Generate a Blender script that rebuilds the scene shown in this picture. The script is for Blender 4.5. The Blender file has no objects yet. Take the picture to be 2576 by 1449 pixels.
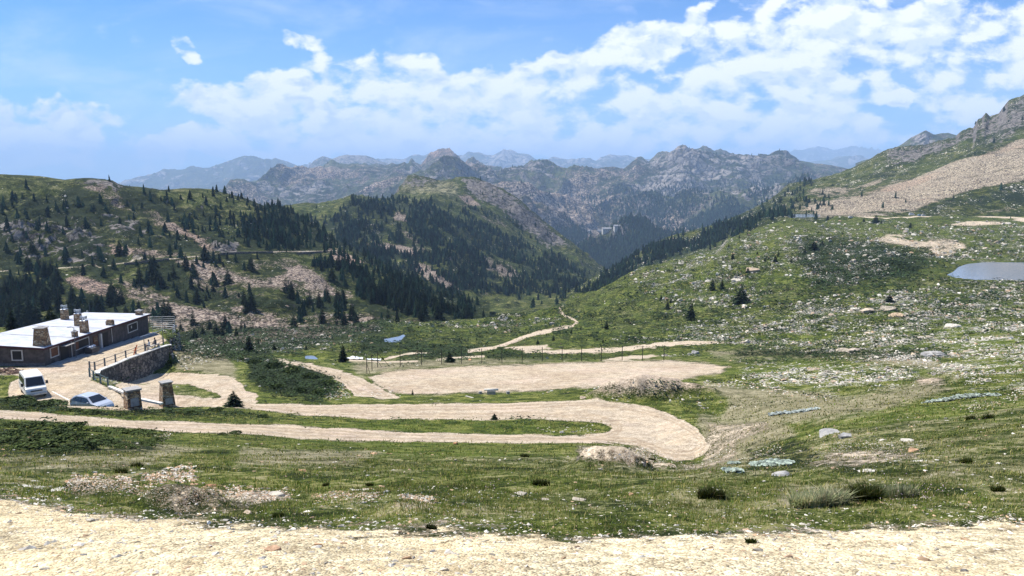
import bpy, bmesh, math, random
import numpy as np
from mathutils import Vector, Matrix
C = bpy.context.scene.collection
scene = bpy.context.scene
random.seed(7); rng = np.random.default_rng(7)

# ------------------------------------------------------------------ camera
F, CX, CY = 1905.0, 1288.0, 724.5          # the photograph's optics, on a 2576 px wide frame
TH = math.radians(8.2); CT, ST = math.cos(TH), math.sin(TH)
cam = bpy.data.cameras.new('camera'); cam_o = bpy.data.objects.new('camera', cam); C.objects.link(cam_o)
cam.sensor_width = 36; cam.lens = 36*F/2576; cam.clip_start = .05; cam.clip_end = 90000
cam_o.location = (0, 0, 0); cam_o.rotation_euler = (math.radians(90)-TH, 0, 0)
scene.camera = cam_o
scene.view_settings.view_transform = 'Standard'; scene.view_settings.look = 'None'
scene.view_settings.exposure = 0.68; scene.view_settings.gamma = 1
try: scene.cycles.volume_bounces = 1
except Exception: pass

# ------------------------------------------------------------------ sun
SUN_AZ = math.radians(-62)      # from +Y, negative towards -X (left)
SUN_EL = math.radians(56)
sv = Vector((math.sin(SUN_AZ)*math.cos(SUN_EL), math.cos(SUN_AZ)*math.cos(SUN_EL), math.sin(SUN_EL)))
sun = bpy.data.lights.new('sun', 'SUN'); sun.energy = 4.9; sun.angle = math.radians(.5); sun.color = (1, .95, .87)
sun_o = bpy.data.objects.new('sun', sun); C.objects.link(sun_o)
sun_o.rotation_euler = sv.to_track_quat('Z', 'Y').to_euler()

# ------------------------------------------------------------------ node helper
class NT:
    def __init__(s, nt): s.nt = nt; s.n = nt.nodes; s.l = nt.links
    def node(s, t, **kw):
        o = s.n.new(t)
        for k, v in kw.items(): setattr(o, k, v)
        return o
    def put(s, sock, v):
        if isinstance(v, bpy.types.NodeSocket): s.l.new(v, sock)
        elif v is not None:
            if hasattr(sock.default_value, '__len__') and not hasattr(v, '__len__'): v = (v,)*len(sock.default_value)
            if hasattr(sock.default_value, '__len__') and len(sock.default_value) == 4 and len(v) == 3: v = (*v, 1)
            sock.default_value = v
    def m(s, op, a, b=None, c=None, clamp=False):
        o = s.node('ShaderNodeMath', operation=op, use_clamp=clamp); s.put(o.inputs[0], a)
        if b is not None: s.put(o.inputs[1], b)
        if c is not None: s.put(o.inputs[2], c)
        return o.outputs[0]
    def vm(s, op, a, b=None, scale=None):
        o = s.node('ShaderNodeVectorMath', operation=op); s.put(o.inputs[0], a)
        if b is not None: s.put(o.inputs[1], b)
        if scale is not None: s.put(o.inputs['Scale'], scale)
        return o.outputs['Value'] if op in ('LENGTH', 'DOT_PRODUCT') else o.outputs[0]
    def mix(s, f, a, b):
        o = s.node('ShaderNodeMix', data_type='RGBA'); s.put(o.inputs[0], f); s.put(o.inputs[6], a); s.put(o.inputs[7], b)
        return o.outputs[2]
    def noise(s, v, scale, detail=3, rough=.55, dist=0):
        o = s.node('ShaderNodeTexNoise'); s.put(o.inputs['Vector'], v); o.inputs['Scale'].default_value = scale
        o.inputs['Detail'].default_value = detail; o.inputs['Roughness'].default_value = rough; o.inputs['Distortion'].default_value = dist
        return o.outputs[0]
    def vor(s, v, scale, feat='F1', out='Distance'):
        o = s.node('ShaderNodeTexVoronoi', feature=feat); s.put(o.inputs['Vector'], v); o.inputs['Scale'].default_value = scale
        return o.outputs[out]
    def ss(s, x, a, b, lo=0., hi=1.):
        o = s.node('ShaderNodeMapRange', interpolation_type='SMOOTHSTEP'); s.put(o.inputs[0], x)
        s.put(o.inputs[1], a); s.put(o.inputs[2], b); o.inputs[3].default_value = lo; o.inputs[4].default_value = hi
        return o.outputs[0]
    def ramp(s, x, stops):
        o = s.node('ShaderNodeValToRGB'); s.put(o.inputs[0], x); e = o.color_ramp.elements
        while len(e) < len(stops): e.new(.5)
        for k, (p, c) in zip(e, stops): k.position = p; k.color = (*c, 1)
        return o.outputs[0]
    def sep(s, v):
        o = s.node('ShaderNodeSeparateXYZ'); s.put(o.inputs[0], v); return o.outputs
    def comb(s, x, y, z):
        o = s.node('ShaderNodeCombineXYZ'); s.put(o.inputs[0], x); s.put(o.inputs[1], y); s.put(o.inputs[2], z); return o.outputs[0]
    def bump(s, h, strength, dist, normal=None):
        o = s.node('ShaderNodeBump'); s.put(o.inputs['Height'], h); o.inputs['Strength'].default_value = strength
        o.inputs['Distance'].default_value = dist
        if normal is not None: s.put(o.inputs['Normal'], normal)
        return o.outputs[0]

def ray(px, py):
    px = np.asarray(px, float); py = np.asarray(py, float)
    a = (px-CX)/F; b = (py-CY)/F
    fw = CT-b*ST
    return a/fw, -(ST+b*CT)/fw
def proj(x, y, z):
    dep = y*CT-z*ST; up = y*ST+z*CT
    dep = np.where(dep > .05, dep, .05)
    return CX+F*x/dep, CY-F*up/dep

# ------------------------------------------------------------------ world: sky with clouds
w = bpy.data.worlds.new('World'); scene.world = w; w.use_nodes = True
w.cycles.sampling_method = 'MANUAL'; w.cycles.sample_map_resolution = 128
w.node_tree.nodes.clear(); N = NT(w.node_tree)
sky = N.node('ShaderNodeTexSky', sky_type='NISHITA'); sky.sun_disc = False
sky.sun_elevation = SUN_EL; sky.sun_rotation = SUN_AZ; sky.altitude = 2300; sky.air_density = 1.0; sky.dust_density = .6; sky.ozone_density = 2.0
d = N.node('ShaderNodeTexCoord').outputs['Generated']
dx, dy, dz = N.sep(d)
ady = N.m('MAXIMUM', N.m('ABSOLUTE', dy), .12)
cu = N.m('DIVIDE', dx, ady); cv = N.m('DIVIDE', dz, ady)
uv = N.comb(cu, cv, 0)
def blob(px, py, rx, ry, ang=0, amp=1.):
    u, v = ray(px, py)
    mp = N.node('ShaderNodeMapping', vector_type='TEXTURE'); N.put(mp.inputs[0], uvw)
    mp.inputs['Location'].default_value = (float(u), float(v), 0); mp.inputs['Rotation'].default_value = (0, 0, math.radians(ang))
    mp.inputs['Scale'].default_value = (rx/F, ry/F, 1)
    L = N.vm('LENGTH', mp.outputs[0])
    return N.m('MULTIPLY', N.ss(L, 1.35, .5), amp)
# warp the field so that the cloud masses get ragged outlines
wn = N.node('ShaderNodeTexNoise'); N.put(wn.inputs['Vector'], uv); wn.inputs['Scale'].default_value = 9; wn.inputs['Detail'].default_value = 5
uvw = N.vm('ADD', uv, N.vm('SCALE', N.vm('SUBTRACT', wn.outputs['Color'], (.5, .5, .5)), scale=.16))
blobs = [
 (2150, 60, 420, 130, 8, .85), (2420, 180, 340, 170, 0, .7), (2050, 150, 260, 130, 0, .82), (1720, 60, 150, 60, 25, .8),
 (1880, 190, 230, 90, 0, .8), (1560, 130, 230, 75, 18, .9), (1400, 190, 190, 70, 10, .85), (1150, 250, 260, 75, 0, .85),
 (900, 215, 150, 55, -5, .75), (620, 240, 190, 60, -8, .9), (500, 225, 80, 40, 0, .7), (720, 290, 260, 60, -4, .8),
 (1000, 310, 320, 70, 0, .85), (1500, 300, 420, 90, 0, .8), (1950, 290, 380, 90, 0, .75), (2380, 290, 260, 60, 0, .55),
 (800, 136, 66, 38, -20, .95), (765, 112, 30, 18, 0, .75), (440, 112, 74, 28, -5, .62), (452, 342, 62, 17, 3, .75),
 (110, 325, 210, 75, 4, 1.0), (30, 375, 190, 55, 0, .9), (230, 400, 130, 35, 0, .55), (2255, 283, 46, 36, 25, 1.0),
 (285, 214, 22, 8, 0, .5), (1240, 365, 600, 56, 0, .98), (640, 365, 380, 52, 0, .95), (1900, 365, 440, 52, 0, .85), (2576, 60, 200, 100, 0, .8), (1040, 180, 60, 30, 20, .6),
 (2700, 250, 180, 90, 0, .8), (-150, 300, 200, 90, 0, .8),
]
mask = None
for b in blobs:
    o = blob(*b)
    mask = o if mask is None else N.m('SMOOTH_MAX', mask, o, .15)
def dens(vec):
    big = N.noise(vec, 9, 6, .62, .3)
    sml = N.noise(vec, 34, 4, .6, .2)
    bil = N.m('SUBTRACT', 1, N.vor(N.vm('ADD', vec, N.vm('SCALE', N.vm('SUBTRACT', wn.outputs['Color'], (.5, .5, .5)), scale=.03)), 30, 'SMOOTH_F1'))
    x = N.m('ADD', N.m('MULTIPLY', big, .56), N.m('MULTIPLY', sml, .36))
    return N.m('ADD', x, N.m('MULTIPLY', N.m('SUBTRACT', bil, .6), .30))
st = N.vm('MULTIPLY', uv, (1, 1.75, 1))
d0 = dens(st); d1 = dens(N.vm('ADD', st, (-.013, .030, 0)))
k0 = N.m('ADD', N.m('MULTIPLY', N.m('SUBTRACT', d0, .46), 4.4), N.m('MULTIPLY', N.m('SUBTRACT', mask, .40), 1.25))
cover = N.ss(k0, -.22, .50)
cover = N.m('MULTIPLY', cover, N.ss(mask, .02, .35))
wisp = N.m('MULTIPLY', N.ss(N.noise(N.vm('MULTIPLY', uv, (1, 3, 1)), 4, 7, .6, .5), .42, .75), .33)
veil = N.m('MULTIPLY', N.ss(cv, .34, .02), .34)
cover = N.m('MAXIMUM', cover, wisp)
cover = N.m('MULTIPLY', cover, N.ss(cv, -.03, .03))
lit = N.ss(N.m('SUBTRACT', d0, d1), -.075, .075)
thick = N.ss(k0, .3, .9)
shade = N.m('MULTIPLY', N.m('SUBTRACT', 1, lit), N.m('ADD', N.m('MULTIPLY', thick, .6), .4))
ccol = N.mix(shade, (9.3, 9.4, 10.1), (4.6, 5.8, 8.4))
# thin air far away makes the low clouds bluer
skyc = N.vm('MULTIPLY', sky.outputs[0], (.20, .70, 1.2))
skyc = N.mix(veil, skyc, (6.0, 7.6, 9.4))
ccol = N.mix(N.ss(cv, .16, .0, 0, .55), ccol, (8.3, 8.9, 10.0))
c = N.mix(N.m('MULTIPLY', cover, .97), skyc, ccol)
bg = N.node('ShaderNodeBackground'); N.put(bg.inputs[0], c); bg.inputs[1].default_value = .086
N.l.new(bg.outputs[0], N.node('ShaderNodeOutputWorld').inputs[0])

# ------------------------------------------------------------------ general helpers
def link(name, me, mats=None, parent=None, smooth=False):
    o = bpy.data.objects.new(name, me); C.objects.link(o)
    for m_ in (mats if isinstance(mats, (list, tuple)) else [mats]):
        if m_ is not None: me.materials.append(m_)
    if parent is not None: o.parent = parent
    if smooth: me.polygons.foreach_set('use_smooth', [True]*len(me.polygons))
    return o
def npmesh(name, V, Q, attrs=None, smooth=True):
    """V (n,3); Q list of (m,k) arrays of faces"""
    me = bpy.data.meshes.new(name)
    if not isinstance(Q, list): Q = [Q]
    loops = np.concatenate([q.ravel() for q in Q]).astype(np.int32)
    tot = np.concatenate([np.full(len(q), q.shape[1]) for q in Q]).astype(np.int32)
    start = (np.cumsum(tot)-tot).astype(np.int32)
    me.vertices.add(len(V)); me.vertices.foreach_set('co', np.ascontiguousarray(V, dtype=np.float32).ravel())
    me.loops.add(len(loops)); me.loops.foreach_set('vertex_index', loops)
    me.polygons.add(len(tot)); me.polygons.foreach_set('loop_start', start)
    try: me.polygons.foreach_set('loop_total', tot)
    except Exception: pass
    me.polygons.foreach_set('use_smooth', np.full(len(tot), smooth))
    me.update(calc_edges=True)
    for k, A in (attrs or {}).items():
        at = me.attributes.new(k, 'FLOAT_COLOR', 'POINT')
        B = np.ones((len(V), 4), np.float32); B[:, :A.shape[1]] = A
        at.data.foreach_set('color', B.ravel())
    return me
def tag(o, label=None, cat=None, group=None, kind=None):
    if label: o['label'] = label
    if cat: o['category'] = cat
    if group: o['group'] = group
    if kind: o['kind'] = kind
    return o

# ---- gradient noise
_P = rng.permutation(4096); _P = np.concatenate([_P, _P])
_ga = rng.uniform(0, 2*np.pi, 4096); _G = np.stack([np.cos(_ga), np.sin(_ga)], 1)
def perlin(x, y, seed=0):
    x = x+seed*17.31; y = y-seed*9.77
    xi = np.floor(x).astype(np.int64); yi = np.floor(y).astype(np.int64); xf = x-xi; yf = y-yi
    def g(ix, iy, fx, fy):
        h = _P[(_P[ix & 4095]+iy) & 4095]; q = _G[h]; return q[..., 0]*fx+q[..., 1]*fy
    u = xf*xf*xf*(xf*(xf*6-15)+10); v = yf*yf*yf*(yf*(yf*6-15)+10)
    a = g(xi, yi, xf, yf); b = g(xi+1, yi, xf-1, yf); c_ = g(xi, yi+1, xf, yf-1); d_ = g(xi+1, yi+1, xf-1, yf-1)
    return ((a+(b-a)*u)*(1-v)+(c_+(d_-c_)*u)*v)*1.5
def fbm(x, y, L, octv, seed=0, gain=.5):
    s = 0; a = 1; t = 0
    for i in range(octv): s = s+a*perlin(x/L, y/L, seed+i); t += a; a *= gain; L /= 2.03
    return s/t
def ridged(x, y, L, octv, seed=0, gain=.5):
    s = 0; a = 1; t = 0; wgt = 1
    for i in range(octv):
        n = (1-np.abs(perlin(x/L, y/L, seed+i)))**2; s = s+a*n*wgt; t += a; wgt = np.clip(n*1.4, 0, 1); a *= gain; L /= 2.07
    return s/t
def sstep(x, a, b):
    t = np.clip((x-a)/(b-a), 0, 1); return t*t*(3-2*t)

def poly_sdf(px, py, poly, R=60):
    """signed distance (negative inside) to a polygon, evaluated only near it"""
    poly = np.asarray(poly, float)
    out = np.full(px.shape, float(R)); lo = poly.min(0)-R; hi = poly.max(0)+R
    sel = (px > lo[0]) & (px < hi[0]) & (py > lo[1]) & (py < hi[1])
    x = px[sel]; y = py[sel]
    if not len(x): return out
    dm = np.full(x.shape, 1e18); ins = np.zeros(x.shape, bool)
    for i in range(len(poly)):
        x0, y0 = poly[i]; x1, y1 = poly[(i+1) % len(poly)]
        ex, ey = x1-x0, y1-y0; L2 = ex*ex+ey*ey+1e-12
        t = np.clip(((x-x0)*ex+(y-y0)*ey)/L2, 0, 1)
        dm = np.minimum(dm, (x-x0-t*ex)**2+(y-y0-t*ey)**2)
        c1 = ((y0 > y) != (y1 > y)) & (x < (x1-x0)*(y-y0)/((y1-y0) if abs(y1-y0) > 1e-12 else 1e-12)+x0)
        ins ^= c1
    r = np.sqrt(dm); r[ins] *= -1; out[sel] = np.minimum(r, R)
    return out
def line_dist(px, py, pts, R=40):
    pts = np.asarray(pts, float); out = np.full(px.shape, float(R)); lo = pts.min(0)-R; hi = pts.max(0)+R
    sel = (px > lo[0]) & (px < hi[0]) & (py > lo[1]) & (py < hi[1]); x = px[sel]; y = py[sel]
    dm = np.full(x.shape, 1e18)
    for (x0, y0), (x1, y1) in zip(pts[:-1], pts[1:]):
        ex, ey = x1-x0, y1-y0; t = np.clip(((x-x0)*ex+(y-y0)*ey)/(ex*ex+ey*ey+1e-12), 0, 1)
        dm = np.minimum(dm, (x-x0-t*ex)**2+(y-y0-t*ey)**2)
    out[sel] = np.minimum(np.sqrt(dm), R); return out

def pchip(K, rows):
    """K (k,n) knots, rows: list of row parameters in 0..k-1"""
    D = K[1:]-K[:-1]; M = np.zeros_like(K)
    a, b = D[:-1], D[1:]
    with np.errstate(divide='ignore', invalid='ignore'):
        M[1:-1] = np.where(a*b > 0, 2*a*b/(a+b), 0)
    M[0] = D[0]; M[-1] = D[-1]
    r = np.asarray(rows); k = np.minimum(r.astype(int), len(K)-2); t = (r-k)[:, None]
    h00 = 2*t**3-3*t**2+1; h10 = t**3-2*t**2+t; h01 = -2*t**3+3*t**2; h11 = t**3-t**2
    return h00*K[k]+h10*M[k]+h01*K[k+1]+h11*M[k+1]

class Layer:
    def __init__(s, us, curves, nrows, smooth_px=0):
        """curves: near to far; each a list of (px, py, Y) control points of the photograph"""
        vs, ys = [], []
        for cv_ in curves:
            a = np.array(sorted(cv_), float); u, v = ray(a[:, 0], a[:, 1])
            vs.append(np.interp(us, u, v)); ys.append(np.interp(us, u, np.log(a[:, 2])))
        vs = np.array(vs); ys = np.array(ys)
        for k in range(1, len(ys)): ys[k] = np.maximum(ys[k], ys[k-1]+.004)
        rows = []
        for k, n in enumerate(nrows): rows += list(k+np.arange(n)/n)
        rows.append(len(nrows)-1e-9)
        rows = np.array(rows); s.rows = rows
        s.us = us; V_ = pchip(vs, rows); s.Y = np.exp(pchip(ys, rows))
        s.X = s.Y*us[None, :]; s.Z = V_*s.Y
        s.R = np.broadcast_to(rows[:, None], s.X.shape)
    def vis(s):
        """row-wise visibility from the camera"""
        v = s.Z/s.Y; mx = np.maximum.accumulate(v, 0)
        prev = np.vstack([np.full((1, v.shape[1]), -9), mx[:-1]])
        return v >= prev-1e-4
    def pp(s): return proj(s.X, s.Y, s.Z)
    def height(s, x, y):
        """ground height at one world x, y"""
        u = x/y; j = np.clip(np.searchsorted(s.us, u)-1, 0, len(s.us)-2); t = (u-s.us[j])/(s.us[j+1]-s.us[j])
        za = np.interp(y, s.Y[:, j], s.Z[:, j]); zb = np.interp(y, s.Y[:, j+1], s.Z[:, j+1]); return float(za*(1-t)+zb*t)
    def hit(s, px, py):
        """first ground point seen at a photograph position"""
        u, v = ray(px, py); j = int(np.clip(np.searchsorted(s.us, u)-1, 0, len(s.us)-2)); t = (u-s.us[j])/(s.us[j+1]-s.us[j])
        Yc = s.Y[:, j]*(1-t)+s.Y[:, j+1]*t; Vc = (s.Z[:, j]/s.Y[:, j])*(1-t)+(s.Z[:, j+1]/s.Y[:, j+1])*t
        k = np.where((Vc[1:] >= v) & (Vc[:-1] < v))[0]
        if not len(k): k = [len(Vc)-2]; q = 1.
        else: q = (v-Vc[k[0]])/(Vc[k[0]+1]-Vc[k[0]]+1e-12)
        k = k[0]; Y = Yc[k]*(1-q)+Yc[k+1]*q
        return Vector((float(u*Y), float(Y), float(v*Y)))
    def build(s, name, mat, attrs, classes=None, cls=None, **kw):
        n, m_ = s.X.shape
        V = np.stack([s.X, s.Y, s.Z], -1).reshape(-1, 3)
        idx = np.arange(n*m_).reshape(n, m_)
        Q = np.stack([idx[:-1, :-1], idx[:-1, 1:], idx[1:, 1:], idx[1:, :-1]], -1).reshape(-1, 4)
        A = {k: a.reshape(n*m_, -1) for k, a in attrs.items()}
        outs = []
        if classes is None: classes = [(name, 0)]; fc = np.zeros(len(Q), int)
        else: fc = cls[:-1, :-1].ravel()
        for nm, ci in classes:
            q = Q[fc == ci]
            if not len(q): continue
            used, inv = np.unique(q, return_inverse=True)
            me = npmesh(nm, V[used], inv.reshape(-1, 4), {k: a[used] for k, a in A.items()})
            o = link(nm, me, M_fore if nm == 'gravel_road' else mat); tag(o, kind='structure'); outs.append(o)
        return outs
def columns(u0=-1.25, u1=1.25, n=1150):
    """dense inside the frame, coarser outside"""
    i = np.linspace(-.72, .72, n); l = np.linspace(u0, -.72, 50)[:-1]; r = np.linspace(.72, u1, 50)[1:]
    return np.concatenate([l, i, r])

# ------------------------------------------------------------------ terrain material
def terrain_mat(name, s=1.0, far=False, gk=1., rkk=1., grey=0., sct=None, gct=None):
    """s: size of the detail in metres; coverage comes from the two attributes of the mesh"""
    m = bpy.data.materials.new(name); m.use_nodes = True; m.node_tree.nodes.clear(); n = NT(m.node_tree)
    geo = n.node('ShaderNodeNewGeometry'); P = geo.outputs['Position']; nz = n.sep(geo.outputs['Normal'])[2]
    a1 = n.node('ShaderNodeAttribute', attribute_name='a1').outputs['Color']; a2n = n.node('ShaderNodeAttribute', attribute_name='a2'); a2 = a2n.outputs['Color']; comp = n.m('SUBTRACT', 1, a2n.outputs['Alpha'])
    g, sc, sb = n.sep(a1); stn, dry, rk = n.sep(a2)
    Pf = n.vm('MULTIPLY', P, (1, 1, 1.6))
    n0 = n.noise(P, .035/s, 4); n1 = n.noise(Pf, .32/s, 5, .6, .4); n2 = n.noise(Pf, 2.6/s, 5, .65); n3 = n.noise(Pf, 21/s, 4, .7)
    grain = n.m('ADD', n.m('MULTIPLY', n1, .35), n.m('ADD', n.m('MULTIPLY', n2, .35), n.m('MULTIPLY', n3, .3)))
    # grass
    gr = n.ramp(n.ss(grain, .40, .60), [(0, (.014, .022, .003)), (.3, (.046, .066, .009)), (.62, (.115, .145, .020)), (1, (.34, .31, .10))])
    lush = n.ramp(n.ss(n1, .35, .65), [(0, (.055, .092, .012)), (1, (.13, .18, .022))])
    gr = n.mix(n.m('MULTIPLY', n.ss(n0, .45, .62), .4), gr, lush)
    drc = n.ramp(n.ss(grain, .38, .62), [(0, (.10, .09, .05)), (.5, (.22, .20, .11)), (1, (.40, .35, .23))])
    if gk != 1.: gr = n.vm('SCALE', gr, scale=gk)
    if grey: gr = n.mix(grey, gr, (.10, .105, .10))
    k = n.ss(n.m('ADD', dry, n.m('MULTIPLY', n.m('SUBTRACT', grain, .5), 2.2)), .35, .75)
    col = n.mix(k, gr, drc)
    # low scrub (juniper, rhododendron)
    scn = n.m('ADD', n.m('MULTIPLY', n.noise(Pf, .75/s, 4, .6, .3), .6), n.m('MULTIPLY', n2, .4))
    ks = n.ss(n.m('ADD', sb, n.m('MULTIPLY', n.m('SUBTRACT', scn, .5), 3.2)), .45, .62)
    scc = n.ramp(n.ss(n3, .3, .7), [(0, (.006, .011, .004)), (1, (.036, .052, .015))])
    col = n.mix(ks, col, scc)
    # stones bedded in the turf
    sv_ = n.noise(P, .12/s, 3)
    def stones(col, scale, thr, colmap):
        v = n.node('ShaderNodeTexVoronoi'); n.put(v.inputs['Vector'], n.vm('ADD', P, n.vm('SCALE', n.node('ShaderNodeTexNoise').outputs['Color'], scale=.0))); v.inputs['Scale'].default_value = scale
        rnd = n.sep(v.outputs['Color'])
        amt = n.m('ADD', n.m('MULTIPLY', stn, 1.12), n.m('MULTIPLY', n.m('SUBTRACT', sv_, .5), 1.6))
        siz = n.m('MULTIPLY', n.m('SUBTRACT', amt, n.m('MULTIPLY', rnd[0], n.m('ADD', thr, .35))), 1.1)
        kk = n.m('GREATER_THAN', n.m('MINIMUM', siz, .46), n.m('ADD', v.outputs['Distance'], n.m('MULTIPLY', n.m('SUBTRACT', n3, .5), .35)))
        kk = n.m('MULTIPLY', kk, n.m('GREATER_THAN', stn, .03))
        c_ = n.mix(rnd[1], (.50, .465, .39), (.80, .76, .67)); c_ = n.mix(n.m('GREATER_THAN', rnd[2], .85), c_, (.46, .33, .22))
        return n.mix(kk, col, c_), kk
    col, kst1 = stones(col, 1.1/s, .9, None)
    col, kst2 = stones(col, 3.4/s, .85, None)
    # bare rock on steep ground and where the attribute asks for it
    crk = n.vor(n.vm('ADD', n.vm('MULTIPLY', P, (1, 1, .6)), n.vm('SCALE', n.noise(P, .5/s, 3), scale=2.5*s)), .35/s, 'DISTANCE_TO_EDGE')
    rc = n.ramp(n.ss(grain, .36, .64), [(0, (.12, .105, .10)), (.45, (.25, .225, .205)), (1, (.42, .38, .335))])
    rc = n.mix(n.ss(crk, .09, .0), rc, (.05, .045, .045))
    if rkk != 1.: rc = n.vm('SCALE', rc, scale=rkk)
    slope = n.ss(n.m('ADD', nz, n.m('MULTIPLY', n.m('SUBTRACT', n.m('ADD', n.m('MULTIPLY', n1, .6), n.m('MULTIPLY', n2, .4)), .5), .5)), .70 if far else .74, .52 if far else .60)
    kr = n.m('MAXIMUM', n.ss(n.m('ADD', rk, n.m('MULTIPLY', n.m('SUBTRACT', n1, .5), 2.4)), .45, .6), slope)
    col = n.mix(kr, col, rc)
    # scree
    cell = n.node('ShaderNodeTexVoronoi'); n.put(cell.inputs['Vector'], P); cell.inputs['Scale'].default_value = 1.9/s
    cell2 = n.node('ShaderNodeTexVoronoi'); n.put(cell2.inputs['Vector'], P); cell2.inputs['Scale'].default_value = 4.6/s
    cr = n.sep(cell.outputs['Color'])[0]; cr2 = n.sep(cell2.outputs['Color'])[1]
    q = n.m('ADD', n.m('MULTIPLY', cr, .5), n.m('MULTIPLY', cr2, .5))
    scl = n.ramp(q, [(0, (.14, .105, .08)), (.35, (.29, .225, .17)), (.65, (.42, .34, .265)), (1, (.60, .51, .41))])
    scl = n.mix(n.m('MULTIPLY', n.ss(n.noise(P, .02/s, 3), .52, .68), .55), scl, (.42, .265, .195))
    scl = n.mix(n.ss(cell.outputs['Distance'], .42, .66), scl, (.085, .065, .055))
    if sct: scl = n.vm('MULTIPLY', scl, sct)
    kc = n.ss(n.m('ADD', sc, n.m('MULTIPLY', n.m('SUBTRACT', n.m('ADD', n.m('MULTIPLY', n1, .45), n.m('ADD', n.m('MULTIPLY', n2, .35), n.m('MULTIPLY', n3, .2))), .5), 3.0)), .38, .62)
    col = n.mix(kc, col, scl)
    # gravel
    v3 = n.node('ShaderNodeTexVoronoi'); n.put(v3.inputs['Vector'], P); v3.inputs['Scale'].default_value = 26/s
    v4 = n.node('ShaderNodeTexVoronoi'); n.put(v4.inputs['Vector'], P); v4.inputs['Scale'].default_value = 9/s
    v5 = n.node('ShaderNodeTexVoronoi'); n.put(v5.inputs['Vector'], P); v5.inputs['Scale'].default_value = 2.6/s
    r3 = n.sep(v3.outputs['Color'])[0]; r4 = n.sep(v4.outputs['Color'])[1]; r5 = n.sep(v5.outputs['Color'])[0]
    gq = n.m('ADD', n.m('MULTIPLY', r3, .34), n.m('ADD', n.m('MULTIPLY', r4, .26), n.m('MULTIPLY', r5, .14)))
    gq = n.m('ADD', gq, n.m('MULTIPLY', n2, .26))
    gc = n.ramp(gq, [(.18, (.15, .115, .08)), (.34, (.34, .285, .215)), (.52, (.50, .435, .335)), (.80, (.76, .70, .57))])
    gc = n.mix(n.m('MULTIPLY', n.ss(n.noise(P, .55, 4, .6), .42, .66), .35), gc, (.62, .50, .34))
    gc = n.mix(n.m('MULTIPLY', n.ss(n.noise(P, .06/s, 2), .5, .66), .3), gc, (.60, .48, .41))
    cmp_ = n.ss(n.m('ADD', comp, n.m('MULTIPLY', n.m('SUBTRACT', n.noise(P, 1.3, 4, .6), .5), 1.6)), .25, .8)
    gc = n.mix(n.m('MULTIPLY', cmp_, .72), gc, n.ramp(n.ss(n.m('ADD', n.m('MULTIPLY', n2, .5), n.m('MULTIPLY', n3, .5)), .38, .62), [(0, (.28, .215, .145)), (.5, (.385, .31, .22)), (1, (.50, .42, .31))]))
    gc = n.vm('MULTIPLY', gc, n.ramp(n.ss(n.m('ADD', n.m('MULTIPLY', n.noise(P, .9, 5, .7), .6), n.m('MULTIPLY', n2, .4)), .38, .60), [(0, (.78, .76, .73)), (.5, (1.0, .99, .97)), (1, (1.2, 1.19, 1.15))]))
    if gct: gc = n.vm('MULTIPLY', gc, gct)
    kg = n.ss(n.m('ADD', g, n.m('MULTIPLY', n.m('SUBTRACT', n.m('ADD', n.m('MULTIPLY', n1, .3), n.m('ADD', n.m('MULTIPLY', n2, .4), n.m('MULTIPLY', n3, .3))), .5), 2.6)), .36, .60)
    col = n.mix(kg, col, gc)
    # relief
    kv = n.m('MULTIPLY', kg, .45)
    h = n.m('ADD', n.m('MULTIPLY', n2, .5), n.m('MULTIPLY', n3, .16))
    h = n.m('ADD', h, n.m('MULTIPLY', n.m('MAXIMUM', kst1, kst2), .22))
    h = n.m('ADD', h, n.m('MULTIPLY', ks, n.m('MULTIPLY', scn, .9)))
    hr = n.m('ADD', n.m('MULTIPLY', n1, 1.6), n.m('MULTIPLY', crk, .9)); hc = n.m('ADD', n.m('MULTIPLY', cr, .55), n.m('MULTIPLY', cr2, .25))
    h = n.m('ADD', n.m('MULTIPLY', h, n.m('SUBTRACT', 1, kr)), n.m('MULTIPLY', hr, kr))
    h = n.m('ADD', n.m('MULTIPLY', h, n.m('SUBTRACT', 1, kc)), n.m('MULTIPLY', hc, kc))
    gh = n.m('ADD', n.m('MULTIPLY', n.m('SUBTRACT', .6, v3.outputs['Distance']), .07), n.m('ADD', n.m('MULTIPLY', n.m('SUBTRACT', .6, v4.outputs['Distance']), .10), n.m('MULTIPLY', n2, .1)))
    h = n.m('ADD', n.m('MULTIPLY', h, n.m('SUBTRACT', 1, kg)), n.m('MULTIPLY', gh, kg))
    b = n.node('ShaderNodeBsdfPrincipled'); n.put(b.inputs['Base Color'], col); b.inputs['Roughness'].default_value = .95
    b.inputs['Specular IOR Level'].default_value = .12
    n.put(b.inputs['Normal'], n.bump(h, .85, .55*s if not far else 1.3*s))
    n.l.new(b.outputs[0], n.node('ShaderNodeOutputMaterial').inputs[0])
    return m
M_near = terrain_mat('alpine_ground', .5, gk=.88, gct=(.94, .90, .87)); M_fore = terrain_mat('near_road_ground', .5, gk=.88, gct=(1.18, 1.16, .99)); M_mid = terrain_mat('hillside_ground', 2.4, gk=.54, rkk=.62); M_slope = terrain_mat('mountain_flank_ground', 2.4, gk=.50, rkk=.62, sct=(1.25, 1.30, 1.18)); M_far = terrain_mat('mountain_ground', 15, True, .80, .85, .25); M_vfar = terrain_mat('distant_ground', 60, True, .8, 1., .4)

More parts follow.
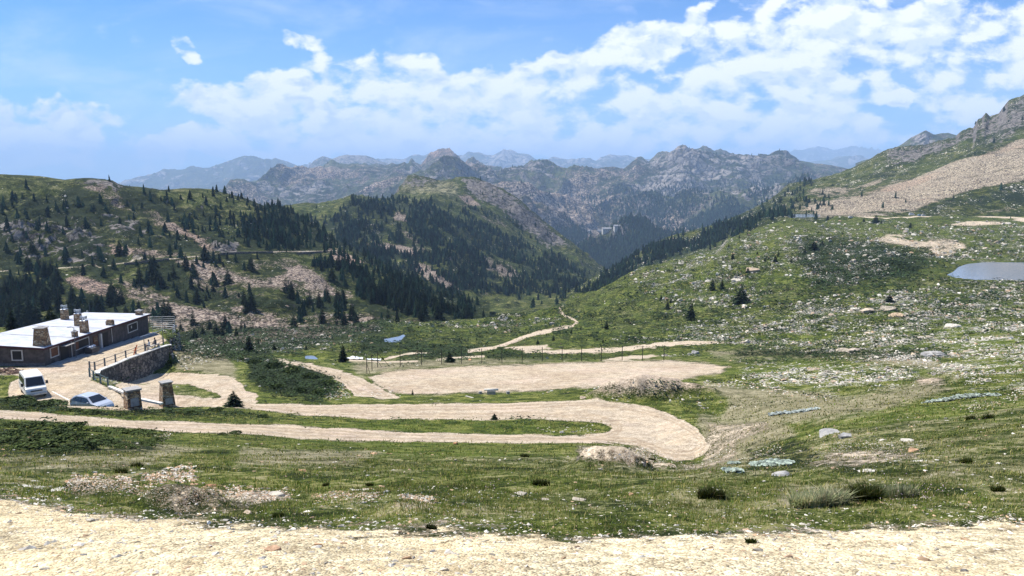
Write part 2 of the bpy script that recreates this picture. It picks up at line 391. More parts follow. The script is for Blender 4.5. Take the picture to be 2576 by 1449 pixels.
# ------------------------------------------------------------------ near ground
T_Z = -20.8      # level of the car park terrace
cur = [
 [(-900, 2100, 2.3), (3400, 2100, 2.3)],
 [(-900, 1449, 4.3), (3400, 1449, 4.2)],
 [(-900, 1225, 8), (0, 1265, 6.9), (600, 1330, 6), (1000, 1347, 5.7), (1700, 1352, 5.7), (2300, 1335, 6), (2576, 1318, 6.2), (3400, 1270, 7)],
 [(-900, 1150, 14), (0, 1180, 13), (450, 1205, 11.5), (1000, 1212, 11), (1500, 1225, 10.5), (2000, 1220, 10), (2576, 1200, 9.5), (3400, 1150, 9.5)],
 [(-900, 1080, 28), (0, 1110, 26), (300, 1125, 24), (560, 1140, 22), (1000, 1155, 22), (1450, 1175, 18), (1700, 1190, 19), (1950, 1165, 17), (2100, 1140, 16), (2576, 1090, 17), (3400, 1000, 17)],
 [(-900, 1040, 44), (0, 1052, 46), (322, 1077, 46), (420, 1096, 44), (560, 1091, 42), (700, 1101, 45), (1000, 1111, 48), (1288, 1114, 48), (1500, 1114, 48), (1640, 1150, 44), (1749, 1168, 43), (1850, 1125, 42), (2100, 1065, 36), (2576, 1010, 34), (3400, 920, 32)],
 [(-900, 1005, 51), (0, 1032, 51), (322, 1057, 50), (640, 1066, 51), (1000, 1084, 53), (1288, 1093, 53.5), (1460, 1097, 53.5), (1650, 1105, 52), (1800, 1090, 50), (2100, 1030, 47), (2576, 975, 48), (3400, 880, 46)],
 [(-900, 1000, 56), (0, 1011, 55), (150, 1020, 55), (285, 1024, 55.5), (430, 1027, 59), (600, 1025, 63), (750, 1042, 62), (950, 1055, 61), (1288, 1053, 61), (1540, 1072, 58.5), (1650, 1076, 57), (1750, 1060, 56), (2000, 1010, 57), (2576, 942, 60), (3400, 850, 60)],
 [(-900, 1060, 60), (0, 1075, 60), (290, 1070, 61), (400, 1032, 64), (470, 1022, 66), (600, 1019, 68), (1000, 1017, 70), (1288, 1014, 70), (1500, 1006, 70), (1600, 1018, 67), (1700, 1040, 62), (1800, 1045, 61), (2000, 1000, 63), (2576, 925, 67), (3400, 830, 70)],
 [(-900, 1000, 70.5), (430, 1002, 70.5), (600, 1000, 73), (1000, 1002, 76), (1300, 988, 79), (1430, 982, 79.5), (1600, 990, 74), (1800, 992, 72), (2000, 975, 74), (2300, 930, 77), (2576, 905, 77), (3400, 800, 80)],
 [(-900, 955, 77.3), (250, 955, 77.3), (400, 962, 80), (500, 958, 83), (600, 954, 85), (750, 965, 84), (900, 962, 86), (1300, 950, 91), (1600, 948, 88), (1900, 940, 88), (2300, 900, 92), (2576, 882, 91), (3400, 780, 95)],
 [(-900, 915, 84), (250, 915, 84), (330, 925, 88), (450, 930, 93), (600, 927, 97), (750, 925, 98), (900, 932, 98), (1000, 924, 102), (1300, 917, 107), (1533, 908, 110), (1800, 915, 102), (2050, 905, 105), (2300, 878, 106), (2576, 855, 106), (3400, 750, 110)],
 [(-900, 868, 102), (250, 868, 102), (330, 880, 106), (440, 878, 108), (600, 890, 118), (750, 895, 124), (900, 902, 122), (1300, 897, 130), (1533, 890, 134), (1800, 870, 140), (2050, 860, 140), (2300, 840, 136), (2576, 820, 136), (3400, 720, 140)],
 [(-900, 1000, 124), (300, 980, 124), (430, 905, 132), (500, 880, 145), (600, 868, 152), (750, 872, 160), (900, 875, 162), (1100, 870, 168), (1300, 866, 170), (1600, 856, 170), (1900, 830, 170), (2300, 800, 168), (2576, 780, 168), (3400, 690, 170)],
 [(-900, 1100, 150), (300, 1050, 150), (400, 960, 165), (500, 862, 188), (700, 850, 205), (900, 846, 215), (985, 850, 215), (1100, 840, 218), (1300, 836, 225), (1452, 815, 238), (1600, 800, 228), (1900, 770, 225), (2250, 730, 225), (2400, 712, 245), (2576, 710, 245), (3400, 640, 240)],
 [(-900, 1000, 200), (300, 940, 200), (450, 860, 222), (600, 834, 245), (850, 824, 265), (950, 812, 272), (1050, 810, 278), (1130, 803, 285), (1200, 797, 288), (1330, 790, 300), (1410, 769, 325), (1440, 746, 360), (1500, 735, 385), (1560, 702, 385), (1640, 664, 395), (1700, 648, 400), (1760, 641, 395), (1850, 650, 345), (2000, 645, 335), (2200, 622, 350), (2380, 650, 325), (2576, 655, 322), (3400, 600, 320)],
 [(-900, 1000, 260), (600, 1000, 300), (1000, 900, 320), (1330, 880, 360), (1440, 850, 430), (1560, 800, 470), (1700, 740, 470), (1760, 690, 480), (1830, 602, 520), (1900, 578, 560), (1990, 549, 600), (2100, 572, 520), (2300, 590, 460), (2576, 590, 460), (3400, 570, 450)],
 [(-900, 1000, 400), (1330, 1000, 460), (1700, 800, 560), (1760, 760, 570), (1850, 650, 640), (1990, 600, 700), (2100, 546, 645), (2300, 544, 645), (2576, 544, 645), (3400, 544, 645)],
 [(-900, 1000, 520), (1700, 830, 700), (1990, 640, 800), (2100, 580, 760), (3400, 580, 760)],
]
us = columns()
nr = [14, 50, 34, 44, 40, 30, 16, 16, 14, 14, 22, 22, 26, 26, 30, 34, 50, 14]
G0 = Layer(us, cur, nr)

def world_poly(pts, z):
    """photograph points on a level plane -> world polygon"""
    out = []
    for px, py in pts:
        u, v = ray(px, py); Y = z/v; out.append((float(u*Y), float(Y)))
    return out
def terr_z(x, y): return T_Z-.055*np.clip(y-80, 0, 40)
def on_terrace(px, py):
    u, v = ray(px, py); z = T_Z
    for _ in range(8): Y_ = float(z/v); x_ = float(u)*Y_; z = float(terr_z(x_, Y_))
    return Vector((x_, Y_, z))
WALL_PX = ((232, 962), (236, 950), (240, 940), (243, 933), (259, 926), (278, 919), (299, 910), (320, 901), (355, 889), (394, 875), (419, 868), (430, 867))
WALL_H = [.2, .4, .9, 1.3, 1.9, 2.3, 2.6, 2.8, 2.9, 2.7, 1.8, 1.0]
X, Y, Z = G0.X, G0.Y, G0.Z
wl_ = [on_terrace(*q) for q in WALL_PX]
terr = world_poly([(-300, 1030), (270, 1040), (330, 1030), (300, 990), (262, 972)], T_Z)+[(p.x, p.y) for p in wl_]+[(-48.2, 103.5), (-48.2, 106.6), (-48.8, 108.6), (-50.2, 110.4), (-50.4, 113), (-64, 114.5), (-100, 116), (-100, 70)]
ts = poly_sdf(X, Y, terr, 14)
near_ = (X > -75) & (X < -25) & (Y > 60) & (Y < 130)
hmap = np.zeros_like(X); dmap = np.full_like(X, 99.)
for p, h_ in list(zip(wl_, WALL_H))+[(Vector((-48, 105, 0)), 1.4), (Vector((-49, 109, 0)), 1.8)]:
    d_ = np.hypot(X-p.x, Y-p.y); w_ = 1/(d_+.6)**4; hmap = hmap+w_*h_; dmap = np.where(dmap == 99., w_, dmap+w_)
hmap = hmap/dmap
tgt = terr_z(X, Y)-hmap-.10*np.clip(ts, 0, 9)
Z += near_*(np.minimum(Z, tgt)-Z)*(1-sstep(ts, 3, 12))*(ts > -.05)*(hmap > .5)
Z += (terr_z(X, Y)-Z)*sstep(-ts, -.28, .0)
px0, py0 = G0.pp(); vis0 = G0.vis()
# big swells, softer on the roads
px0n = px0+14*fbm(X, Y, 3.0, 4, 40); py0n = py0+6*fbm(X, Y, 2.6, 4, 44)

road1 = [(440, 995), (520, 1000), (600, 1000), (640, 1016), (800, 1018), (1000, 1017), (1288, 1014), (1400, 1008), (1500, 1006), (1600, 1018), (1663, 1035), (1715, 1054), (1752, 1078), (1776, 1102), (1784, 1124), (1772, 1143), (1740, 1156), (1700, 1158), (1660, 1148), (1628, 1133), (1595, 1120), (1500, 1113), (1288, 1114), (1000, 1111), (830, 1107), (700, 1100), (600, 1092), (430, 1085), (322, 1077), (150, 1062), (0, 1052), (-900, 1025), (-900, 1005), (0, 1032), (150, 1042), (322, 1057), (500, 1062), (640, 1066), (800, 1074), (1000, 1086), (1288, 1093), (1463, 1096), (1523, 1088), (1548, 1076), (1503, 1062), (1413, 1055), (1288, 1053), (1222, 1056), (950, 1055), (750, 1042), (600, 1026), (520, 1024), (440, 1025)]
park = [(-300, 905), (0, 925), (118, 921), (180, 900), (365, 838), (405, 838), (414, 858), (330, 905), (240, 937), (228, 955), (275, 975), (330, 998), (405, 1010), (440, 1000), (440, 1026), (330, 1032), (250, 1028), (150, 1023), (100, 1010), (22, 1000), (20, 975), (50, 945), (-60, 940), (-300, 940)]
loop = [(300, 985), (290, 968), (335, 948), (397, 938), (471, 938), (545, 941), (595, 953), (620, 985), (650, 1000), (640, 1016), (560, 1024), (430, 1024), (420, 1005), (560, 1002), (556, 995), (520, 980), (470, 968), (445, 965), (420, 968), (425, 985), (460, 997), (440, 1006), (405, 1012), (330, 1000)]
track2 = [(690, 903), (760, 912), (830, 925), (894, 945), (950, 972), (1003, 1002), (965, 1004), (894, 995), (870, 970), (835, 948), (780, 928), (720, 916)]
yard = [(930, 950), (960, 938), (994, 930), (1080, 926), (1142, 922), (1316, 917), (1415, 913), (1533, 908), (1684, 906), (1770, 912), (1839, 924), (1810, 938), (1770, 943), (1700, 960), (1430, 978), (1330, 985), (1241, 987), (1142, 990), (1043, 994), (981, 986), (950, 968)]
fore = [(-900, 1240), (0, 1280), (120, 1300), (300, 1322), (500, 1332), (700, 1347), (1000, 1358), (1500, 1367), (1900, 1360), (2200, 1350), (2576, 1330), (3400, 1282), (3400, 3400), (-900, 3400)]
path_c = [(1180, 884), (1245, 874), (1270, 866), (1310, 850), (1350, 838), (1400, 830), (1440, 822), (1452, 812), (1446, 805), (1425, 795), (1410, 785), (1408, 776), (1418, 768)]
band1 = [(1261, 878), (1290, 873), (1340, 871), (1375, 872), (1390, 877), (1360, 880), (1300, 882)]
band2 = [(1316, 884), (1450, 879), (1560, 874), (1663, 860), (1740, 858), (1826, 860), (1760, 866), (1663, 873), (1560, 886), (1450, 889), (1316, 887)]
band3 = [(1512, 906), (1560, 898), (1640, 892), (1663, 896), (1600, 904), (1540, 908)]
thin1 = [(1098, 905), (1130, 900), (1217, 896)]; thin2 = [(969, 903), (1000, 896), (1030, 890), (1085, 888)]; thin3 = [(880, 908), (960, 911), (1050, 908)]
bare = [[(1640, 1150), (1700, 1165), (1790, 1160), (1830, 1120), (1800, 1080), (1745, 1040), (1800, 1060), (1860, 1110), (1850, 1160), (1760, 1190), (1660, 1180)], [(2010, 1185), (2090, 1130), (2200, 1115), (2320, 1130), (2320, 1160), (2150, 1190)], [(1780, 1060), (1920, 1055), (1950, 1085), (1830, 1130), (1790, 1160), (1760, 1180)], [(2311, 975), (2290, 955), (2320, 940), (2360, 945), (2385, 965), (2371, 976)], [(2023, 1036), (2060, 1028), (2127, 1018), (2110, 1026), (2050, 1040)], [(900, 915), (1000, 918), (960, 930), (900, 925)], 
        [(1450, 1120), (1640, 1120), (1660, 1185), (1560, 1180), (1455, 1165)], [(1000, 1260), (1030, 1245), (1080, 1255), (1075, 1285), (980, 1285)], [(150, 1215), (180, 1200), (330, 1205), (350, 1238), (190, 1248)], [(340, 1255), (400, 1225), (540, 1225), (700, 1232), (740, 1250), (620, 1290), (480, 1300), (370, 1280)], [(360, 1200), (440, 1180), (470, 1190), (430, 1212)]]
tarmac_road = [(2160, 545), (2230, 550), (2300, 546), (2400, 541), (2460, 543), (2576, 549), (3400, 556)]
def msk(sdf, w=3.): return sstep(-sdf, -w*1.5, w*1.5)
vis = vis0
g_road = msk(poly_sdf(px0n, py0n, road1), 3)
g_park = msk(poly_sdf(px0n, py0n, park), 3)
g_loop = msk(poly_sdf(px0n, py0n, loop), 3)
g_tr2 = msk(poly_sdf(px0n, py0n, track2), 3)
g_yard = msk(poly_sdf(px0n, py0n, yard), 7)
wob = 14*fbm(X, Y, 1.6, 4, 50)
g_fore = sstep(-poly_sdf(px0+wob, py0+wob*1.6+26*fbm(X, Y, .35, 3, 52), fore, 90), -62, 26)*np.where(Y < 12, 1, 0)
wid = np.interp(py0, [765, 800, 830, 880], [1.8, 2.6, 3.6, 4.6])
g_path = 1-sstep(line_dist(px0, py0, path_c), wid*.7, wid*1.2)
g_path = np.maximum(g_path, msk(poly_sdf(px0n, py0n, band1), 2)); g_path = np.maximum(g_path, msk(poly_sdf(px0n, py0n, band2), 2)); g_path = np.maximum(g_path, msk(poly_sdf(px0n, py0n, band3), 2))
for t_ in (thin1, thin2, thin3): g_path = np.maximum(g_path, 1-sstep(line_dist(px0, py0, t_), 1.3, 3.2))
g_far = 1-sstep(line_dist(px0, py0, tarmac_road), 1.0, 2.2)
g_bare = np.zeros_like(X)
for b in bare: g_bare = np.maximum(g_bare, msk(poly_sdf(px0n, py0n, b), 9)*.52)
vv = vis.astype(float)
for a in (g_road, g_park, g_loop, g_tr2, g_yard, g_path, g_far, g_bare): a *= vv
flat = np.clip(g_road+g_park+g_loop+g_tr2+g_yard+g_fore*.8+g_path+g_far, 0, 1)

# swells and roughness
prox = np.maximum.reduce([sstep(-poly_sdf(px0, py0, p_, 60), -45, -2) for p_ in (road1, park, loop, track2, yard)])
amp = (1-flat)*(1-.93*prox*vv)
lod = lambda L: np.clip(L*F/np.maximum(Y, 4)/5-.4, 0, 1)
kterr = 1-sstep(-ts, -2.5, 0)
Z += amp*kterr*(np.clip((Y-5)/30, 0, 1)*.5*fbm(X, Y, 9, 2, 1)+np.clip((Y-90)/200, 0, 1)*(2.0*fbm(X, Y, 34, 3, 3)+np.clip((Y-130)/120, 0, 1)*2.6*(ridged(X, Y*.8, 42, 4, 5)-.5)*(1-sstep(py0, 500, 560)*0)))
Z += (.25+.75*amp)*kterr*(.10*fbm(X, Y, 1.7, 3, 7)*lod(1.)+.035*fbm(X, Y, .35, 2, 9)*lod(.25))*np.clip(Y/6, .2, 1)
def mound(cx_, cy_, rx, ry, h, ang=0, rough=.3, p=2.):
    global Z
    ca, sa = math.cos(ang), math.sin(ang); dx_ = X-cx_; dy_ = Y-cy_
    e = np.sqrt(((dx_*ca+dy_*sa)/rx)**2+((-dx_*sa+dy_*ca)/ry)**2)
    k = 1-sstep(e+rough*fbm(X, Y, rx*.5, 3, 31), .15, 1.05)
    Z += h*k; return k
def at0(px, py): return G0.hit(px, py)
e = at0(1600, 1003); mk1 = mound(e.x+.8, e.y+2.0, 7.5, 3.2, 2.1, 0, .35)
e = at0(1548, 1180); mk2 = mound(e.x, e.y+1.0, 1.35, 1.7, .55, 0, .3)
mk2b = mound(at0(1680, 1180).x, at0(1680, 1180).y+.6, .9, 1.0, .22, 0, .4)
for (px, py, rx, h) in ((1015, 1285, .35, .13), (240, 1240, .55, .2), (415, 1268, .5, .2), (500, 1255, .5, .14), (620, 1252, .6, .12)):
    e = at0(px, py); mound(e.x, e.y+.1, rx*1.2, rx, h*.7, 0, .2)
# ponds
ponds_def = {
 'tarn_right': (-36.0, [(2380, 692), (2397, 684), (2410, 672), (2432, 664), (2470, 660), (2576, 660), (2800, 662), (3000, 680), (2800, 705), (2576, 706), (2500, 705), (2440, 703), (2405, 699)]),
 'tarn_small': (-46.0, [(955, 851), (975, 851), (990, 849), (1004, 846), (1015, 841), (1022, 843), (1014, 850), (1008, 858), (990, 866), (980, 866), (978, 861), (965, 860), (968, 855)]),
 'tarn_pale': (-28.6, [(762, 898), (772, 895), (786, 894), (797, 899), (801, 904), (786, 906), (770, 903)]),
}
for nm in list(ponds_def):
    zw, pts = ponds_def[nm]
    h_ = [at0(*p) for p in pts]; zw = float(np.mean([q.z for q in h_])) if nm != 'tarn_right' else float(h_[0].z)
    wp = world_poly(pts, zw); ponds_def[nm] = (zw, wp)
    dsd = poly_sdf(X, Y, wp, 30); wd = min(max(1.2, h_[0].y*.012), 4.)
    Z += (zw+.25+np.clip(Z-zw, -1, 9)*sstep(dsd, 0, wd*5)-Z)*(1-sstep(dsd, wd*2, wd*7))
    Z -= (.25+.6)*(1-sstep(dsd, -wd*.5, wd*.25))
G0.Z = Z
px1, py1 = G0.pp(); vis1 = G0.vis()

# ---- coverage of the ground
big = fbm(X, Y, 14, 4, 60); med = fbm(X, Y, 3.2, 4, 66); huge = fbm(X, Y, 55, 3, 70)
stone = np.zeros_like(X); scrub = np.zeros_like(X); dryg = np.zeros_like(X); rock = np.zeros_like(X); scree = np.zeros_like(X)
jx = 26*fbm(X, Y, 30, 3, 80); jy = 14*fbm(X, Y, 30, 3, 84)
def reg(poly, w=12): return msk(poly_sdf(px1+jx, py1+jy, poly, 60), w)
# stony slope on the right
for poly, a in (
    ([(1600, 850), (1750, 815), (1950, 775), (2200, 740), (2400, 715), (2576, 712), (3300, 690), (3300, 980), (2576, 985), (2420, 975), (2330, 930), (2180, 905), (2050, 880), (1830, 860)], .60),
    ([(1850, 915), (2050, 905), (2210, 915), (2310, 940), (2270, 975), (2100, 1000), (1960, 985), (1880, 965)], .66),
    ([(1620, 850), (1680, 830), (1850, 805), (2000, 830), (1950, 855), (1800, 862)], .72),
    ([(1740, 745), (1830, 725), (1930, 730), (1860, 770), (1790, 775)], .62),
    ([(1950, 690), (2120, 655), (2250, 660), (2230, 700), (2060, 715)], .50),
    ([(1980, 640), (2300, 620), (2576, 600), (3300, 590), (3300, 660), (2440, 660), (2200, 650)], .42),
    ([(2380, 705), (2576, 705), (3300, 700), (3300, 725), (2460, 725)], .75),
    ([(2200, 560), (3300, 555), (3300, 620), (2300, 615)], .36),
    ([(1560, 680), (1990, 560), (2250, 560), (2250, 640), (1900, 720), (1700, 790)], .34),
    ([(1050, 780), (1420, 780), (1400, 820), (1200, 830), (1000, 830)], .30),
    ([(480, 880), (640, 890), (900, 870), (960, 815), (700, 825), (430, 840)], .30),
    ([(1990, 1180), (2100, 1120), (2200, 1100), (2330, 1110), (2330, 1165), (2150, 1200)], .42),
    ([(0, 1190), (300, 1190), (700, 1180), (1000, 1230), (700, 1260), (0, 1250)], .26),
    ): stone = np.maximum(stone, reg(poly)*a)
stone += .30*(Y > 60)*np.clip(.3+big, 0, 1)
stone *= np.clip(.72+1.1*med+.7*big, .15, 1.5)
# darker scrub
for poly, a in (
    ([(610, 895), (700, 900), (790, 925), (830, 945), (850, 985), (800, 1000), (690, 985), (630, 960)], .75),
    ([(430, 880), (560, 900), (640, 900), (760, 860), (960, 835), (960, 815), (640, 820), (420, 840)], .62), ([(450, 850), (620, 880), (760, 890), (760, 850), (600, 830)], .35),
    ([(-300, 1060), (150, 1070), (300, 1085), (420, 1095), (380, 1140), (250, 1150), (0, 1150), (-300, 1140)], .56),
    ([(-300, 1005), (0, 1008), (150, 1022), (280, 1030), (500, 1030), (640, 1045), (300, 1050), (-300, 1030)], .40),
    ([(1850, 880), (2350, 870), (2400, 900), (1850, 905)], .42), ([(1880, 1120), (2000, 1090), (2060, 1150), (2000, 1200), (1860, 1190)], .5),
    ([(1990, 600), (2130, 600), (2350, 640), (2300, 690), (2050, 720)], .36), ([(1000, 860), (1250, 880), (1650, 900), (1000, 915)], .3),
    ([(900, 850), (960, 850), (1040, 835), (980, 880), (900, 890)], .4)): scrub = np.maximum(scrub, reg(poly)*a)
scrub += .24*np.clip(big+.25, 0, 1)+.34*np.clip((Y-100)/60, 0, 1)*np.clip(.8+1.2*med, .2, 1.6)+.10*(Y > 40)
# drier turf
for poly, a in (
    ([(1770, 965), (2030, 990), (2114, 1005), (2310, 975), (2380, 980), (2200, 1030), (2000, 1060), (1800, 1060), (1830, 1000)], .62),
    ([(1790, 1060), (1950, 1050), (2000, 1090), (1880, 1130), (1800, 1110)], .6), ([(1740, 1040), (1840, 1060), (1880, 1140), (1780, 1180)], .5),
    ([(880, 905), (1500, 905), (1400, 925), (900, 940)], .45), ([(1780, 880), (2300, 885), (2400, 960), (2340, 930), (2100, 895), (1800, 900)], .5),
    ([(1960, 1230), (2150, 1225), (2130, 1275), (1980, 1270)], .4), ([(440, 990), (640, 1010), (560, 1020), (470, 1000)], .4),
    ([(430, 850), (560, 880), (590, 950), (440, 930)], .7), ([(600, 1120), (950, 1130), (900, 1170), (600, 1170)], .30),
    ([(0, 1150), (400, 1100), (500, 1130), (350, 1180), (0, 1190)], .30)): dryg = np.maximum(dryg, reg(poly)*a)
dryg += .26+.14*(Y < 30)+.35*np.clip(huge, -.5, 1)+.25*np.clip(med, -.3, 1)
dryg = np.maximum(dryg, sstep(g_fore, .02, .4)*.6)
# bare rims and rock
for poly, a in (([(440, 850), (560, 840), (700, 822), (960, 812), (940, 832), (800, 850), (640, 862), (520, 870)], .52), ([(2180, 598), (2240, 590), (2290, 602), (2300, 632), (2250, 620), (2190, 605)], .35), ([(2300, 630), (2240, 600), (2330, 590), (2350, 600), (2400, 598), (2420, 610), (2400, 630), (2340, 645)], .35),
                ([(2150, 500), (2160, 500), (2150, 505)], .1)): scree = np.maximum(scree, reg(poly, 6)*a)
for poly, a in (([(2180, 600), (2240, 590), (2300, 598), (2360, 612), (2340, 628), (2240, 615)], .62), ([(2330, 598), (2400, 598), (2430, 612), (2405, 640), (2350, 640)], .66)): g_bare = np.maximum(g_bare, reg(poly, 5)*a)
for poly in ([(2385, 566), (2440, 556), (2510, 558), (2540, 562), (2450, 568)], [(2545, 553), (2600, 545), (3300, 540), (3300, 560), (2600, 562)]): g_bare = np.maximum(g_bare, msk(poly_sdf(px1, py1, poly), 3))
bankdry = np.sqrt(mk1)*.82; g_bare = np.maximum(g_bare, np.clip(mk2*1.5, 0, 1)*.78+mk2b*.6); g_bare = np.maximum(g_bare, bankdry)
hard = np.clip(g_road+g_park+g_loop+g_tr2+g_yard+g_path+g_far, 0, 1)
ydots = g_yard*.12*(fbm(X, Y, 1.2, 3, 91) > .25)
gravel = np.maximum.reduce([g_road, g_park, g_loop, g_tr2, g_yard*.86, g_path, g_far*.9, g_fore, g_bare])-ydots
edge = np.clip(gravel*(1-gravel)*4, 0, 1)
k_ = 1-np.clip(hard+g_fore, 0, 1); stone *= k_; scrub *= k_; scree *= k_; dryg = np.maximum(dryg*k_, edge*.5)
sdr = -np.minimum(poly_sdf(px0, py0, road1), poly_sdf(px0, py0, track2))+1.2*fbm(X, Y, 3, 3, 93); wr = np.interp(py0, [900, 1010, 1110, 1170], [5, 7, 8, 14])
comp_ = np.clip(np.exp(-((sdr-wr)/(wr*.35))**2)+np.exp(-((sdr-wr*2.0)/(wr*.4))**2), 0, 1)*((g_road+g_tr2) > .3)*.9
comp_ = np.maximum(comp_, g_yard*(.45+.8*fbm(X, Y, 9, 4, 97))); comp_ = np.maximum(comp_, g_park*(.35+.7*fbm(X, Y, 5, 4, 98))); comp_ = np.maximum(comp_, g_loop*(.3+.8*fbm(X, Y, 3, 4, 99)))
comp_ = np.maximum(comp_, g_fore*np.clip(.05+1.3*fbm(X*.5, Y, 1.3, 4, 96), 0, 1)*.8)
A1 = np.stack([gravel, scree, np.clip(scrub, 0, 1)], -1).astype(np.float32)
A2 = np.stack([np.clip(stone, 0, 1), np.clip(dryg, 0, 1), rock, 1-np.clip(comp_, 0, 1)], -1).astype(np.float32)
cls = np.zeros(X.shape, int)
cls[(g_fore > .5)] = 1; cls[(g_road > .5) | (g_loop > .5) | (g_tr2 > .5)] = 2; cls[g_park > .5] = 3; cls[g_yard > .5] = 4; cls[(g_path > .5)] = 5; cls[g_far > .5] = 6
G0.build('ground', M_near, {'a1': A1, 'a2': A2}, [('ground', 0), ('gravel_road', 1), ('hairpin_road', 2), ('car_park', 3), ('gravel_yard', 4), ('path', 5), ('mountain_road', 6)], cls)
wet = np.zeros_like(X)
for zw, wp in ponds_def.values(): wet = np.maximum(wet, poly_sdf(X, Y, wp, 8) < .8)
stone *= 1-np.clip(mk1*1.6, 0, .95)
COV0 = dict(hard=np.clip(hard+g_fore+wet, 0, 1), stone=stone, scrub=scrub, dry=dryg, fore=g_fore)

# ------------------------------------------------------------------ hillsides
def offs(c_, dpy, fy): return [(a, b+dpy, y*fy) for a, b, y in c_]
def relief(L, A, Lw, crest, seed, keep=.12, fine=.25, width=.5, octv=6):
    x, y = L.X, L.Y
    dc = np.clip(np.abs(L.R-crest)/width, 0, 1); k = keep+(1-keep)*dc
    wx = x+Lw*.35*fbm(x, y, Lw*1.3, 3, seed+5); wy = y+Lw*.35*fbm(x, y, Lw*1.3, 3, seed+9)
    L.Z = L.Z+k*A*(ridged(wx, wy, Lw, octv, seed)-.5)+A*fine*fbm(x, y, Lw*.14, 4, seed+3)*np.clip(k+.2, 0, 1)
crest1 = [(-900, 420, 470), (0, 438, 490), (100, 443, 495), (164, 453, 500), (208, 449, 500), (256, 452, 505), (283, 455, 505), (298, 464, 510), (321, 468, 515), (402, 475.5, 530), (461, 472.6, 545), (506, 472, 550), (536, 474, 560), (556, 481, 565), (610, 496, 580), (664, 518, 600), (693, 514, 600), (714, 518, 600), (767, 550, 600), (830, 592, 590), (900, 634, 580), (1000, 690, 560), (1100, 740, 540), (1200, 768, 540)]
us1 = np.linspace(-1.25, -.02, 900); us1 = np.concatenate([np.linspace(-1.3, -.72, 40)[:-1], np.linspace(-.72, -.03, 620)])
G1 = Layer(us1, [
 [(-900, 1000, 200), (0, 960, 215), (400, 900, 235), (700, 862, 238), (900, 845, 245), (1060, 818, 262), (1200, 830, 300)],
 [(-900, 840, 290), (0, 835, 290), (400, 800, 300), (700, 818, 272), (900, 818, 282), (1060, 804, 300), (1200, 806, 340)],
 [(-900, 760, 320), (0, 760, 325), (200, 745, 330), (400, 740, 340), (700, 762, 320), (900, 768, 345), (1060, 776, 350), (1200, 785, 380)],
 [(-900, 700, 350), (0, 684, 360), (200, 673, 365), (400, 656, 380), (550, 641, 400), (700, 635, 420), (850, 633, 460), (880, 645, 465), (1000, 705, 440), (1100, 748, 430), (1200, 765, 450)],
 [(-900, 695, 353), (0, 680, 363), (200, 669, 368), (400, 652, 383), (550, 637, 403), (700, 631, 423), (850, 629, 463), (880, 642, 468), (1000, 702, 443), (1100, 746, 433), (1200, 764, 453)],
 [(-900, 590, 400), (0, 570, 410), (300, 560, 440), (550, 570, 470), (700, 575, 500), (830, 612, 530), (1000, 690, 500), (1200, 763, 500)],
 crest1, offs(crest1, 50, 1.2), offs(crest1, 320, 1.7)], [14, 45, 60, 6, 70, 80, 16, 6])
roadrow = sstep(np.abs(G1.R-3.5), .5, 1.1)
G1.Z = G1.Z+roadrow*np.clip((G1.R-.6)*2, 0, 1)*(1-sstep(G1.R, 5.4, 6)*.8)*(9*(ridged(G1.X+12*fbm(G1.X, G1.Y, 60, 3, 5), G1.Y*.45, 70, 5, 21)-.55)+2.2*fbm(G1.X, G1.Y, 12, 4, 23))
q1x, q1y = G1.pp()
for (cx_, cy_, rx, ry, h) in ((90, 600, 110, 60, 1), (200, 580, 60, 40, .7), (250, 660, 50, 22, .6), (560, 625, 50, 18, .6), (350, 650, 40, 16, .5)):
    e_ = np.clip(1-np.hypot((q1x-cx_)/rx, (q1y-cy_)/ry), 0, 1)
    G1.Z = G1.Z+h*14*sstep(e_, 0, .7)*(ridged(G1.X, G1.Y, 26, 5, 33)-.25)
crest2 = [(400, 640, 1200), (600, 620, 1250), (740, 545, 1300), (860, 520, 1350), (975, 502, 1400), (990, 492, 1400), (1004, 470, 1400), (1026, 445, 1450), (1042, 439, 1450), (1060, 446, 1450), (1075, 448, 1450), (1100, 457, 1450), (1120, 455, 1450), (1140, 450, 1450), (1160, 448, 1450), (1190, 448, 1440), (1225, 458, 1430), (1260, 475, 1420), (1300, 498, 1400), (1350, 543, 1370), (1400, 583, 1350), (1450, 620, 1320), (1500, 663, 1300), (1540, 692, 1250), (1640, 740, 1200)]
us2 = np.linspace(ray(480, 600)[0], ray(1640, 600)[0], 620)
